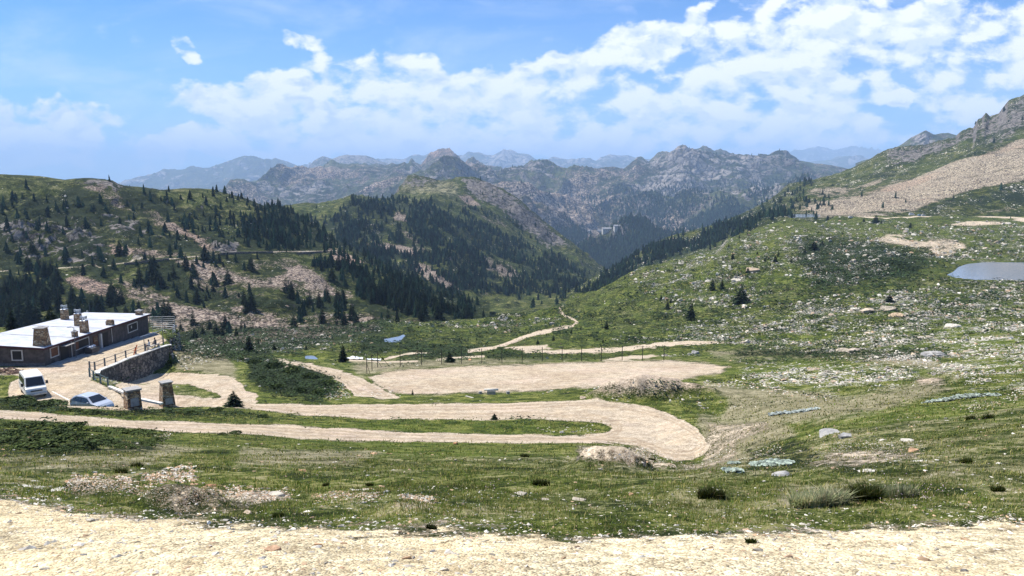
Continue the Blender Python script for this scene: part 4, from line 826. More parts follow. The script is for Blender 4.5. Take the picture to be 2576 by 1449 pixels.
for k, (sl, gp) in enumerate(((1., .12), (.8, .15), (1.25, .1), (1.05, .25))):
    V, Fc = conifer_full(300+k, sl, gp); crowns.append(npmesh('crown', V, Fc, None, False)); crowns[-1].materials.append(M_needle)
bm = bmesh.new(); bmesh.ops.create_cone(bm, cap_ends=True, segments=7, radius1=.026, radius2=.004, depth=.95, matrix=Matrix.Translation((0, 0, .42)))
trunk_me = bpy.data.meshes.new('trunk'); bm.to_mesh(trunk_me); bm.free(); trunk_me.materials.append(M_bark)
def conifer(p, h, rz, label, group, k, cat='tree'):
    r_ = bpy.data.objects.new('conifer', None); C.objects.link(r_); r_.location = p; r_.rotation_euler = (0, 0, rz); r_.scale = (h, h, h); r_.empty_display_size = .1
    for nm, me in (('trunk', trunk_me), ('crown', crowns[k % 4])):
        o = bpy.data.objects.new(nm, me); C.objects.link(o); o.parent = r_
    tag(r_, label, cat, group); return r_
def tree_label(p):
    x, y = proj(*p); x, y = float(x), float(y)
    if x > 900: return 'dark conifer in the dense belt of trees where the left hillside meets the valley floor', 'conifers of the valley belt'
    if y > 800 and x > 760: return 'dark conifer on the ravine floor near the small blue pond', 'conifers near the small pond'
    if y > 800 and x > 600: return 'dark conifer in the ravine above the bushy thicket', 'conifers above the thicket'
    if y > 800 and x < 330: return 'dark conifer half hidden behind the roof of the hut', 'conifers behind the hut roof'
    if y > 800: return 'dark conifer in the ravine just right of the hut and its terrace', 'conifers in the ravine by the hut'
    if x < 260 and y > 735: return 'tall dark conifer in the dark clump right behind the hut chimneys', 'conifers behind the hut'
    if x < 560 and y > 690: return 'dark conifer between the long scree tongues right of the hut roof', 'conifers between the scree tongues'
    if x < 560: return 'small dark conifer beside the track that crosses the left hillside', 'conifers along the hillside track'
    if y > 730: return 'dark conifer in the patch of scrub below the pink scree field', 'conifers below the pink scree'
    return 'dark conifer at the right edge of the pink scree field', 'conifers around the pink scree'
def lay(px, py):
    """the layer seen at a photograph point, nearest first"""
    u, v = ray(px, py)
    for L in (G0, G1, G2, G3, GM):
        if not L.us[0] <= u <= L.us[-1]: continue
        j = np.searchsorted(L.us, u)-1; vv_ = L.Z[:, j]/L.Y[:, j]
        if vv_.max() >= v and (L is G0 or vv_.min() <= v): return L
    return G0
named = [  # photograph x, base y, height in photograph pixels, label (None: one of a group)
 (588, 1024, 42, 'squat bushy young conifer beside the track to the right of the stone gate pillars', 2),
 (863, 911, 48, 'tall dark spruce alone at the left end of the wire fence', 0),
 (1132, 912, 27, 'bushy dark conifer right behind the wire fence of the gravel yard', 2),
 (1038, 993, 15, 'tiny sapling conifer at the near left edge of the gravel yard', 1),
 (1244, 1056, 17, 'small spreading fir seedling on the grass island inside the hairpin bend', 2),
 (1738, 807, 49, 'largest dark conifer on the stony slope right of the winding path', 0),
 (1865, 763, 42, 'broad dark conifer on the stony slope between the path and the lake', 2),
 (1792, 730, 31, 'left one of two neighbouring conifers above the stony slope', 0),
 (1816, 728, 28, 'right one of two neighbouring conifers above the stony slope', 0),
 (2237, 760, 21, 'low dark conifer beside the big boulders below the lake', 2),
 (2047, 629, 23, 'broad dark conifer on the green knoll left of the quarried bank', 2),
 (2203, 561, 20, 'round dark conifer beside the mountain road left of the parked vehicles', 2),
 (2290, 572, 14, 'lone dark conifer on the meadow below the parked vehicles', 0),
 (1526, 829, 23, 'dark conifer right of the bend of the winding path', 0),
]
for px, py, h, lab, k in named:
    L = lay(px, py); p = L.hit(px, py); H = h/F*(p.y*CT-p.z*ST)
    o = conifer(p, H, rng.uniform(0, 6), lab, None, k)
    if k == 2: o.scale = (H*1.55, H*1.55, H)
more = [(1679, 779, 25), (1687, 761, 16), (1663, 755, 13), (2025, 639, 17), (2069, 617, 13), (1958, 645, 17), (1950, 659, 17), (1924, 657, 11), (1843, 653, 18), (1819, 655, 11), (1881, 686, 15), (2173, 558, 11), (2217, 562, 9), (1699, 676, 9), (1683, 682, 7), (1626, 682, 6), (1572, 702, 10), (1938, 668, 10), (2183, 645, 10), (2296, 682, 9), (1833, 621, 9), (2086, 601, 9),
 (1353, 866, 13), (1392, 857, 15), (1437, 839, 11), (1502, 857, 10), (1517, 862, 9), (963, 904, 9), (1990, 660, 9), (1760, 700, 8), (1905, 640, 9), (2120, 590, 8), (1860, 600, 9), (1880, 590, 10), (2010, 600, 8), (1610, 700, 7), (1650, 690, 7), (2330, 735, 9), (1560, 780, 9), (1470, 790, 8)]
for i, (px, py, h) in enumerate(more):
    p = lay(px, py).hit(px, py); conifer(p, h/F*(p.y*CT-p.z*ST), rng.uniform(0, 6), 'scattered small dark conifer on the grassy right side of the valley', 'conifers scattered over the right slope', i % 4)
for i, (px, py, h) in enumerate([(627, 884, 46), (486, 817, 38), (431, 820, 30), (528, 827, 28), (595, 845, 27), (317, 797, 30), (350, 780, 26), (407, 792, 30), (245, 789, 52), (196, 786, 42), (149, 780, 60), (112, 778, 56), (74, 824, 92), (95, 818, 70), (50, 815, 66), (30, 830, 60), (221, 796, 30), (384, 700, 46), (351, 712, 46), (437, 697, 38), (405, 721, 38), (628, 676, 28), (500, 721, 20), (536, 732, 18), (518, 756, 18), (286, 676, 30), (387, 667, 26), (74, 691, 14), (10, 800, 50), (130, 830, 60), (560, 850, 22), (650, 870, 20), (690, 880, 16), (770, 880, 14), (455, 830, 24), (510, 840, 20)]):
    p = lay(px, py).hit(px, py); conifer(p, min(16, h/F*(p.y*CT-p.z*ST)), rng.uniform(0, 6), *tree_label(p), i % 3)
# forests
W1 = region_w(G1, [([(-900, 640), (0, 470), (300, 480), (560, 490), (650, 560), (650, 800), (0, 830), (-900, 800)], .13), ([(300, 560), (640, 520), (714, 505), (800, 560), (900, 630), (880, 640), (640, 632), (420, 620)], .55), ([(640, 520), (714, 505), (800, 560), (900, 628), (700, 630), (600, 600)], 1.6),
   ([(780, 660), (900, 660), (1060, 740), (1190, 770), (1180, 805), (1040, 800), (880, 740)], 1.9), ([(830, 640), (900, 634), (1000, 690), (1190, 765), (1060, 740), (900, 670)], 1.9), ([(720, 720), (850, 740), (870, 800), (740, 800)], .9), ([(-900, 720), (160, 720), (240, 790), (0, 850), (-900, 840)], .7), ([(500, 470), (640, 490), (650, 520), (520, 500)], .35),
   ([(155, 702), (205, 685), (345, 738), (500, 775), (700, 800), (700, 838), (430, 795), (260, 745)], -.9), ([(440, 657), (595, 681), (743, 662), (849, 716), (913, 733), (860, 757), (672, 740), (500, 690)], -.97), ([(185, 455), (312, 500), (536, 618), (518, 641), (298, 526)], -.85), ([(-900, 420), (0, 436), (180, 450), (140, 490), (0, 510), (-900, 500)], -.93), ([(820, 629), (907, 661), (833, 654)], -.9), ([(575, 757), (960, 788), (865, 812), (575, 790)], -.6)], 8, 210, .04)
hx_, hy_ = G1.pp(); W1[(hx_ > -60) & (hx_ < 372) & (hy_ > 862-.17*hx_)] = 0   # ground hidden behind the hut
W1 *= np.clip(.55+1.3*fbm(G1.X, G1.Y, 30, 3, 215), .05, 2)
P1, _ = sample(G1, W1, 2700, 1); H1 = rng.uniform(3.4, 8, len(P1)); o1 = np.argsort(-H1/P1[:, 1]+10*(np.abs(proj(*P1.T)[0]-1288) > 1320)); P1, H1 = P1[o1], H1[o1]
nT = 300-14-len(more)-36
for i in range(nT):
    p = P1[i]; px_, py_ = proj(*p); s_ = H1[i]
    conifer(p, s_, rng.uniform(0, 6), *tree_label(p), i % 3)
low = [conifer_low(400+k) for k in range(6)]; tiny = [conifer_low(420+k, 2, 4) for k in range(4)]
def forest(name, P_, hr, protos, seed, label):
    r = np.random.default_rng(seed); n_ = len(P_); h = r.uniform(*hr, n_)*np.where(r.random(n_) < .2, .6, 1); w_ = h*r.uniform(.8, 1.6, n_)
    c_ = np.stack([np.full(n_, .015), np.full(n_, .032), np.full(n_, .017)], -1)*r.uniform(.55, 2.3, (n_, 1))
    V, Fc, Cc = instance(protos, P_-(0, 0, .2), np.stack([w_, w_, h], -1), r.uniform(0, 6.3, n_), r.integers(0, len(protos), n_), c_, r.normal(0, .05, n_))
    stuff(name, V, Fc, M_needle_s, Cc, False, label, 'forest')
forest('conifer_wood', P1[nT:], (3.2, 7), low, 2, 'dark conifer wood covering the left hillside and its wooded spur')
W2 = region_w(G2, [([(880, 497), (1080, 508), (1140, 530), (1250, 572), (1400, 645), (1500, 690), (1545, 700), (1500, 740), (1400, 760), (1300, 745), (1180, 738), (1000, 690), (870, 640), (840, 560)], 1.5), ([(760, 560), (880, 530), (900, 640), (820, 600)], .5), ([(740, 520), (880, 497), (860, 540)], .1), ([(1140, 500), (1300, 560), (1400, 620), (1300, 600)], .5), ([(1000, 500), (1100, 505), (1000, 515)], .8), ([(900, 650), (1180, 738), (1150, 780), (950, 740)], 1.3),
   ([(907, 606), (962, 606), (1059, 622), (1094, 636), (1040, 640), (962, 632)], -.95), ([(1020, 648), (1091, 680), (1155, 732), (1123, 728), (1059, 690)], -.85), ([(1207, 638), (1262, 661), (1313, 693), (1300, 712), (1229, 680)], -.85), ([(1146, 493), (1206, 516), (1171, 515)], -1), ([(994, 532), (1023, 540), (1020, 555), (995, 548)], -1), ([(1180, 735), (1300, 745), (1400, 748), (1380, 775), (1250, 780), (1170, 755)], -.97), ([(740, 516), (800, 508), (880, 500), (860, 545), (770, 560)], -.85), ([(1000, 440), (1160, 448), (1180, 500), (1000, 492)], -1)], 8, 220, .03)
W2 *= np.clip(.55+2.5*fbm(G2.X, G2.Y, 45, 3, 225), .1, 2)
P2, _ = sample(G2, W2, 3900, 3); forest('conifer_forest', P2, (4.3, 9.5), low, 4, 'dense dark conifer forest covering the rounded hill behind the left hillside')
W3 = region_w(G3, [([(1480, 745), (1533, 680), (1614, 632), (1784, 570), (1900, 548), (1960, 530), (1990, 545), (1850, 600), (1640, 660), (1540, 720)], 2.2), ([(1850, 550), (1990, 462), (2100, 450), (2100, 540), (2000, 545)], .22), ([(2000, 460), (2040, 455), (2020, 465)], 1.0), ([(2100, 500), (2300, 480), (2300, 540), (2110, 545)], .05), ([(2050, 545), (2100, 495), (2300, 445), (2600, 345), (3500, 200), (3500, 545)], -.8)], 6, 230, .01)
P3, _ = sample(G3, W3*np.clip(.5+1.8*fbm(G3.X, G3.Y, 50, 3, 235), .05, 2), 1350, 5); forest('slope_wood', P3, (4, 9), low, 6, 'strip of dark conifers climbing the slope behind the green shoulder on the right')
W4 = region_w(GM, [([(1380, 600), (1500, 560), (1700, 540), (1960, 500), (1960, 530), (1750, 600), (1600, 660), (1560, 700), (1480, 680)], 1.2), ([(1420, 520), (1560, 470), (1900, 460), (2050, 440), (1960, 520), (1560, 580)], .45), ([(1400, 580), (1480, 620), (1580, 680), (1500, 700)], 1.5), ([(1450, 570), (1580, 565), (1600, 600), (1500, 620)], -.9)], 10, 240, .02)
W4 *= np.clip(.6+2.2*fbm(GM.X, GM.Y, 240, 4, 245), .0, 2)
P4, _ = sample(GM, W4, 7500, 7); forest('mountain_forest', P4, (9, 17), tiny, 8, 'far off conifer forest darkening the lower flanks of the rocky mountains')

# ---- low scrub: cushions of juniper and rhododendron
def cushion(seed, n_=70):
    r = np.random.default_rng(seed); V, Fc = [], []
    for i in range(n_):
        a = r.uniform(0, 6.283); q = math.sqrt(r.random()); z = (1-q*q)**.5*.9+r.uniform(-.08, .1); c_ = np.array([q*math.cos(a), q*math.sin(a), z*.75]); c_ += r.normal(0, .05, 3)
        d_ = r.normal(0, 1, (3, 3)); d_ /= np.linalg.norm(d_, axis=1)[:, None]; k = len(V); V.extend(list(c_+d_*r.uniform(.14, .26))); Fc.append((k, k+1, k+2))
    return np.array(V), np.array(Fc)
cush = [cushion(500+k) for k in range(4)]; cushs = [cushion(510+k, 26) for k in range(4)]
M_scrub = attr_mat('scrub_leaves', .85, bs=2)
def scrubs(name, P_, size, hk, seed, protos, label, colr=(.024, .042, .014)):
    r = np.random.default_rng(seed); n_ = len(P_); w_ = size*r.uniform(.5, 1.6, n_); c_ = np.array(colr)*r.uniform(.6, 1.9, (n_, 1))
    V, Fc, Cc = instance(protos, P_-np.stack([0*w_, 0*w_, .06*w_], -1), np.stack([w_*r.uniform(.9, 1.6, n_), w_, w_*hk*r.uniform(.6, 1.3, n_)], -1), r.uniform(0, 6.3, n_), r.integers(0, len(protos), n_), c_)
    return stuff(name, V, Fc, M_scrub, Cc, False, label, 'scrub')
sw = A1m['a1'][..., 2]*(1-A1m['a1'][..., 1])
P_, _ = sample(G1, np.clip(sw-.12, 0, 1)**1.2, 8500, 11); scrubs('hillside_scrub', P_, 1.35, .6, 12, cushs, 'low dark scrub in streaks across the left hillside')
Wt = (1-mk1)*np.clip(COV0['scrub']-.15, 0, 1)*np.clip((Y-38)/20, 0, 1)*(1-COV0['hard'])*(Y > 40)
P_, _ = sample(G0, Wt, 7500, 13); scrubs('meadow_scrub', P_, np.clip(P_[:, 1]*.0085, .55, 2.2), .42, 14, cushs, 'low dark juniper scrub spread over the meadows')
# individually visible bushes beside the track
bush_mats = attr_mat('bush_leaves', .85, obj=True, cols=[(0, (.028, .048, .012)), (1, (.060, .088, .020))], bs=6)
bmesh_ = []
for k in range(3):
    V, Fc = cushion(520+k, 420); V = V*(1, 1, .95); me = npmesh('foliage', V, Fc, None, False); me.materials.append(bush_mats); bmesh_.append(me)
bl = [(640, 915, 26), (690, 925, 34), (735, 935, 36), (780, 950, 30), (820, 968, 30), (800, 990, 30), (755, 985, 26), (700, 975, 24), (660, 955, 22), (825, 985, 16), (610, 905, 14), (845, 978, 12)]
for i, (px, py, w_) in enumerate(bl):
    p = G0.hit(px, py); R_ = w_/F*p.y*.5; o = bpy.data.objects.new('bush', bmesh_[i % 3]); C.objects.link(o); o.location = p; R_ *= 1.15; o.scale = (R_*1.3, R_, R_*.85); o.rotation_euler = (0, 0, i)
    tag(o, ('tall' if R_ > .65 else 'low')+' rounded dark bush in the thicket between the gravel loop and the yard track', 'bush', 'bushes between the two tracks')
for i, (px, py, w_) in enumerate([(40, 1095, 50), (130, 1100, 60), (250, 1108, 44), (350, 1095, 50), (60, 1130, 60), (150, 1140, 46), (310, 1128, 40), (390, 1110, 30), (20, 1075, 40), (235, 1085, 30), (100, 1020, 40), (60, 1014, 40), (190, 1034, 26), (470, 1042, 34), (660, 1050, 24), (600, 1040, 20), (20, 1012, 30), (590, 1092, 26), (560, 1094, 18), (80, 1078, 60), (170, 1082, 60), (290, 1092, 50), (100, 1120, 70), (200, 1130, 60), (270, 1120, 50), (20, 1115, 60), (180, 1106, 50), (370, 1120, 36), (130, 1018, 46), (40, 1008, 46), (230, 1040, 30), (420, 1036, 30), (540, 1034, 30)]):
    p = G0.hit(px, py); R_ = w_/F*p.y*.5; o = bpy.data.objects.new('bush', bmesh_[i % 3]); C.objects.link(o); o.location = p; R_ *= 1.25; o.scale = (R_*1.35, R_, R_*.5); o.rotation_euler = (0, 0, i)
    tag(o, 'flat dark green shrub on the strip between the parked vehicles and the lower road' if py < 1060 else 'flat dark green shrub in the meadow just below the lower road at the left', 'bush', 'cushion shrubs above the lower road' if py < 1060 else 'cushion shrubs below the lower road')

# ---- rocks and stones
rock_cols = [(0, (.36, .31, .24)), (.35, (.50, .46, .38)), (.6, (.58, .54, .46)), (.8, (.44, .33, .22)), (1, (.40, .385, .36))]
M_rock = attr_mat('pale_rock', .9, obj=True, cols=rock_cols, bump=.05, bs=7); M_stone = attr_mat('loose_stone', .9, bs=9)
M_rock_g = attr_mat('grey_rock', .9, obj=True, cols=[(0, (.28, .28, .28)), (1, (.38, .37, .35))], bump=.05, bs=7)
M_rock_o = attr_mat('orange_rock', .9, obj=True, cols=[(0, (.48, .27, .15)), (1, (.50, .33, .21))], bump=.03, bs=14)
hulls = [hull(15, 600+k, 1, .8, .62) for k in range(6)]
def rockmesh(k, sub=2):
    V, Fc = hulls[k]; bm = bmesh.new(); vs = [bm.verts.new(v) for v in V]; [bm.faces.new([vs[i] for i in f]) for f in Fc]
    bmesh.ops.subdivide_edges(bm, edges=bm.edges, cuts=sub, use_grid_fill=True)
    for v in bm.verts: v.co += Vector((perlin(np.array(v.co.x*2.3+k), np.array(v.co.y*2.3+v.co.z*3)), perlin(np.array(v.co.z*2.5), np.array(v.co.x*2.2+k+5)), perlin(np.array(v.co.y*2.5+9), np.array(v.co.z*2.2+k))))*.09
    me = bpy.data.meshes.new('rock'); bm.to_mesh(me); bm.free(); return me
rm = [rockmesh(k) for k in range(6)]; rmg = [m_.copy() for m_ in rm]; rmo = [m_.copy() for m_ in rm]
for a in rm: a.materials.append(M_rock)
for a in rmg: a.materials.append(M_rock_g)
for a in rmo: a.materials.append(M_rock_o)
def rock(p, w_, h_, rz, label, group=None, kind='p', k=0, cat='rock', d_=1.):
    o = bpy.data.objects.new('boulder' if w_ > .8 else 'stone', {'p': rm, 'g': rmg, 'o': rmo}[kind][k % 6]); C.objects.link(o)
    o.location = p; o.scale = (w_*.5, w_*.5*d_, h_*.95); o.rotation_euler = (0, 0, rz); tag(o, label, cat, group); return o
big_rocks = [
 (2084, 1093, 62, 34, 'g', 'big grey boulder with an orange stained top among rubble on the right'), (2127, 1102, 38, 18, 'g', 'grey slab leaning right beside the orange stained boulder'), (1963, 1196, 54, 18, 'g', 'long pale grey lichen covered slab by the leafy plants in the hollow'),
 (2298, 1136, 26, 20, 'o', 'upright orange brown rock on the rubble bank'), (2217, 1109, 36, 9, 'p', 'flat pale slab lying left of the upright orange rock'), (2286, 1109, 36, 10, 'p', 'thin pale slab just behind the upright orange rock'),
 (2118, 884, 38, 22, 'p', 'large pointed boulder with a dark underside, left of a pair'), (2148, 887, 36, 17, 'p', 'low pale boulder touching the pointed one, right of the pair'), (2346, 896, 66, 27, 'g', 'widest brownish grey boulder on the edge of the stone field at the right'),
 (1749, 890, 21, 17, 'g', 'rounded grey boulder beside the bare track at the right end of the fence'), (2028, 886, 30, 9, 'p', 'flat white boulder pair left of the pointed boulder'), (2240, 780, 44, 20, 'p', 'tilted slab boulder at the back of the boulder pile below the lake'),
 (2252, 797, 42, 27, 'p', 'tall pale triangular boulder at the front of the boulder pile below the lake'), (2183, 787, 38, 18, 'p', 'left boulder of the pile below the lake'), (2152, 779, 25, 10, 'p', 'small flat boulder left of the pile below the lake'), (2397, 822, 38, 16, 'p', 'pale angular boulder high on the right stone field'), (2324, 848, 42, 11, 'p', 'long flat pale slab left of the angular boulder in the stone field'),
 (1897, 682, 40, 17, 'p', 'tan overhanging rock outcrop on the green slope left of the lake'), (1849, 706, 32, 14, 'p', 'tan rock outcrop just below the overhanging outcrop'),
 (685, 1384, 46, 12, 'o', 'flat orange slab lying on the foreground gravel road'), (530, 1224, 28, 13, 'o', 'tan pointed stone on the rubble heap at the left'), (695, 1244, 46, 12, 'p', 'long white stone at the right end of the rubble line'), (905, 1234, 42, 14, 'p', 'double topped white stone in the meadow centre left'),
 (490, 1220, 23, 8, 'o', 'reddish stone beside the left rubble heap'), (165, 1213, 21, 9, 'o', 'yellow brown stone left of the dark earth heap'), (227, 1311, 23, 10, 'p', 'cream stone at the grass edge of the near road on the left'), (760, 1185, 17, 9, 'o', 'orange stone in the meadow above the white double stone'), (940, 1142, 21, 7, 'o', 'brown stone near the mound crest at centre left'), (980, 1142, 12, 10, 'o', 'small upright reddish stone right of the brown one'),
 (667, 1428, 17, 10, 'g', 'dark grey stone alone on the foreground gravel'), (617, 1291, 36, 13, 'p', 'broad whitish stone at the road verge left of centre'), (1145, 1118, 13, 9, 'o', 'small red stone at the edge of the lower road'), (210, 1396, 16, 6, 'g', 'dark chip of stone on the left of the foreground road'),
 (1413, 1089, 14, 9, 'g', 'dark grey stone at the near edge of the hairpin island'), (1446, 1087, 15, 11, 'g', 'pale grey stone right of the dark one on the hairpin island'), (1458, 1258, 38, 8, 'p', 'flat white stone in the turf right of centre'), (1370, 1258, 26, 8, 'p', 'white stone left of the flat one in the turf'), (1308, 1244, 38, 6, 'p', 'long thin white slab in the turf near the centre'), (1510, 1181, 11, 8, 'p', 'tiny white stone on the grass below the bitten mound'), (1588, 1245, 13, 12, 'o', 'orange stone in the turf right of centre'),
 (1555, 1260, 10, 8, 'p', 'little cream stone near the orange stone in the turf'), (1468, 1003, 18, 13, 'p', 'white round stone at the left foot of the earth mound'), (1180, 906, 14, 9, 'o', 'red brown stone at the foot of the wire fence'), (935, 865, 10, 6, 'p', 'pale stone beside the small pond in the hollow'), (323, 1050, 0, 0, 'g', '')]
for i, (px, py, w_, h_, kd, lab) in enumerate(big_rocks):
    if not w_: continue
    p = lay(px, py).hit(px, py); sc_ = (p.y*CT-p.z*ST)/F
    rock(p-Vector((0, 0, h_*sc_*.06)), w_*sc_*1.22, h_*sc_*1.3, rng.uniform(-.3, .3)+(i % 2)*math.pi, lab, None, kd, i)
# the next largest stones of the right field, one by one, then the rest as one
Ws = np.clip(COV0['stone']-.08, 0, 1)**1.25*(Y > 58)*(1-COV0['hard'])*np.clip(.5+1.8*med, .03, 2)*np.clip(.6+1.4*big, .1, 2)
P_, (ii, jj) = sample(G0, Ws, 17000, 21); r = np.random.default_rng(22)
pxw = np.exp(r.normal(1.72, .5, len(P_))); pxw = np.clip(pxw, 2, 20); size = pxw/F*P_[:, 1]
o_ = np.argsort(-pxw); o_ = o_[np.argsort((proj(*P_[o_].T)[0] > 2620), kind='stable')]; ind = o_[:210]; rest = o_[210:]
def stone_label(p):
    x, y = proj(*p); x, y = float(x), float(y)
    if x < 1500: return 'pale loose stone in the ravine meadow left of the winding path', 'stones of the ravine meadow'
    if x > 1850 and y > 905: return 'pale stone inside the round stony patch ringed by the trodden path', 'stones of the ringed patch'
    if x > 2150 and y > 800: return 'pale angular stone in the dense stone field at the lower right', 'stones of the lower right field'
    if y < 705: return 'pale stone on the green slope above and left of the lake', 'stones near the lake'
    if x < 1850: return 'pale stone on the slope between the long gravel track and the conifers', 'stones above the long track'
    return 'pale stone on the middle of the right slope below the lake', 'stones of the middle right slope'
for k, i in enumerate(ind):
    lb = stone_label(P_[i]); rock(P_[i], size[i]*1.1, size[i]*.55, r.uniform(0, 6), lb[0], lb[1], 'p', k, d_=.8)
sh = [hull(9, 620+k, 1, .8, .55) for k in range(8)]
def stone_col(n_, r, warm=.2):
    base = np.array([(.62, .58, .50)])*r.uniform(.6, 1.3, (n_, 1)); k = r.random(n_) < warm; base[k] = np.array([(.46, .32, .21)])*r.uniform(.7, 1.2, (k.sum(), 1)); return np.clip(base, 0, .8)
def stones(name, P_, size, seed, label, zk=.6, warm=.2):
    r = np.random.default_rng(seed); n_ = len(P_)
    V, Fc, Cc = instance(sh, P_, np.stack([size*.55, size*.45*r.uniform(.7, 1.2, n_), size*zk*r.uniform(.5, 1.1, n_)*.6], -1), r.uniform(0, 6.3, n_), r.integers(0, 8, n_), stone_col(n_, r, warm))
    return stuff(name, V, Fc, M_stone, Cc, False, label, 'stones')
stones('slope_stones', P_[rest], size[rest], 23, 'countless pale stones strewn over the right slope and the ravine meadow', 1.15, .16)
# scree blocks
Wc = np.clip(A1m['a1'][..., 1]-.35, 0, 1); P_, _ = sample(G1, Wc, 9000, 25); r = np.random.default_rng(26); s_ = np.clip(np.exp(r.normal(.75, .45, len(P_))), .9, 7)/F*P_[:, 1]
V, Fc, Cc = instance(sh, P_, np.stack([s_*.55, s_*.5, s_*.36], -1), r.uniform(0, 6.3, len(P_)), r.integers(0, 8, len(P_)), np.clip(np.array([(.44, .35, .28)])*r.uniform(.55, 1.35, (len(P_), 1)), 0, .8)); stuff('scree_blocks', V, Fc, M_stone, Cc, False, 'pinkish scree blocks lying in tongues on the left hillside', 'scree')
px3, py3 = G3.pp(); W_ = region_w(G3, S3, 8, 250); P_, _ = sample(G3, W_, 5000, 27); s_ = np.clip(np.exp(r.normal(.6, .45, len(P_))), .8, 6)/F*P_[:, 1]
V, Fc, Cc = instance(sh, P_, np.stack([s_*.55, s_*.5, s_*.36], -1), r.uniform(0, 6.3, len(P_)), r.integers(0, 8, len(P_)), np.clip(np.array([(.50, .43, .34)])*r.uniform(.55, 1.35, (len(P_), 1)), 0, .8)); stuff('mountain_scree', V, Fc, M_stone, Cc, False, 'pale scree blocks covering the mountain flank on the right', 'scree')
# rubble on banks, verges and in the foreground turf
def rub(polys, n_, seed, w0, w1, name, label, warm=.3, base=0.):
    W_ = region_w(G0, polys, 8, seed, base, 6); P_, _ = sample(G0, W_, n_, seed); r = np.random.default_rng(seed); s_ = np.exp(r.uniform(math.log(w0), math.log(w1), n_)**1)*1.0/F*P_[:, 1]; stones(name, P_, s_, seed+1, label, .6, warm)
rub([([(1455, 1125), (1600, 1120), (1740, 1170), (1640, 1190), (1470, 1165)], .5), ([(1340, 1078), (1480, 1070), (1520, 1088), (1400, 1097)], .25), ([(2000, 1190), (2070, 1120), (2200, 1105), (2330, 1120), (2330, 1165), (2150, 1195)], 1.0), ([(1850, 1150), (1960, 1120), (2000, 1190), (1880, 1200)], .8), ([(1640, 1180), (1760, 1165), (1840, 1130), (1870, 1180), (1700, 1195)], .5), ([(880, 1000), (960, 970), (1010, 990), (930, 1000)], .2), ([(800, 990), (860, 960), (880, 1000), (830, 1005)], .7), ([(2400, 1030), (2576, 985), (2600, 1000), (2440, 1040)], .7), ([(430, 850), (560, 890), (470, 940), (440, 900)], .3), ([(1770, 966), (1899, 968), (1990, 988), (2084, 998), (2084, 1004), (1985, 996), (1899, 975), (1770, 972)], .9), ([(2290, 968), (2330, 915), (2180, 900), (2060, 905), (2180, 906), (2318, 922), (2298, 972)], .7), ([(380, 1095), (440, 1085), (430, 1105), (390, 1110)], .8)], 4200, 31, 1.6, 9, 'bank_rubble', 'mixed rubble on the banks, mounds and verges')
rub([([(155, 1240), (180, 1200), (320, 1205), (360, 1230), (560, 1228), (720, 1236), (730, 1256), (540, 1262), (450, 1290), (380, 1275), (340, 1240)], 1.0), ([(350, 1200), (480, 1170), (500, 1215), (380, 1220)], .5), ([(980, 1290), (1010, 1250), (1090, 1255), (1090, 1285)], .9), ([(780, 1250), (960, 1235), (950, 1265), (790, 1262)], .5)], 4200, 33, 2.2, 17, 'foreground_rubble', 'heaped rubble and clods along the meadow edge at the left', .62)
Wf = (Y < 34)*(Y > 6)*np.clip(.08+.35*med, .02, 1)*(1-COV0['fore']); P_, _ = sample(G0, Wf, 1900, 35); r = np.random.default_rng(36); stones('turf_stones', P_, np.exp(r.uniform(.8, 2.8, 1900))/F*P_[:, 1], 37, 'small stones strewn through the foreground turf', .7, .5)
# gravel of the foreground road
Wg = COV0['fore']*np.clip(.55+.9*med, .1, 1)+.9*np.exp(-((COV0['fore']-.4)/.3)**2); P_, _ = area_sample(G0, Wg*(Y < 9.5)*(Y > 2.5), 34000, 41); r = np.random.default_rng(42)
stones('road_gravel', P_-(0, 0, .003), np.clip(np.exp(r.normal(-3.9, .55, len(P_))), .008, .12), 43, 'loose cream gravel on the foreground road', .75, .22)
Wh = np.where((cls == 2), 1., 0.)+.8*(edge > .3)*(COV0['fore'] < .1); P_, _ = sample(G0, Wh*(Y > 30)*(Y < 115), 6000, 44); r = np.random.default_rng(45); stones('track_gravel', P_, np.clip(np.exp(r.normal(.25, .5, len(P_))), .7, 5)/F*P_[:, 1], 46, 'coarse gravel along the bends of the switchback road', .7, .2)

# ---- grass
M_grass = attr_mat('grass_blades', .7, .35, bs=3)
def blades(name, P_, h, wd, seed, cols, label, lean=.5, stiff=1.):
    r = np.random.default_rng(seed); n_ = len(P_); a = r.uniform(0, 6.283, n_); hh = h*r.uniform(.5, 1.4, n_); ln = hh*r.normal(0, lean, n_); w_ = wd*r.uniform(.6, 1.4, n_)
    dx_, dy_ = np.cos(a), np.sin(a); sx_, sy_ = np.cos(a+1.57+r.normal(0, .3, n_)), np.sin(a+1.57+r.normal(0, .3, n_))
    V = np.zeros((n_, 5, 3)); 
    for k, (t, side, wf) in enumerate(((0, -1, 1), (0, 1, 1), (.55, 1, .7), (.55, -1, .7), (1, 0, 0))):
        V[:, k, 0] = P_[:, 0]+sx_*side*w_*wf+dx_*ln*t*t; V[:, k, 1] = P_[:, 1]+sy_*side*w_*wf+dy_*ln*t*t; V[:, k, 2] = P_[:, 2]+hh*t*(1-.18*t*abs(lean))-.004
    b_ = np.arange(n_)[:, None]*5; Q = b_+np.array([[0, 1, 2, 3]]); T = b_+np.array([[3, 2, 4]])
    c_ = cols(r, n_); me = npmesh(name, V.reshape(-1, 3), [Q, T], {'col': np.repeat(c_, 5, 0)}, True)
    return tag(link(name, me, M_grass), label, 'grass', kind='stuff')
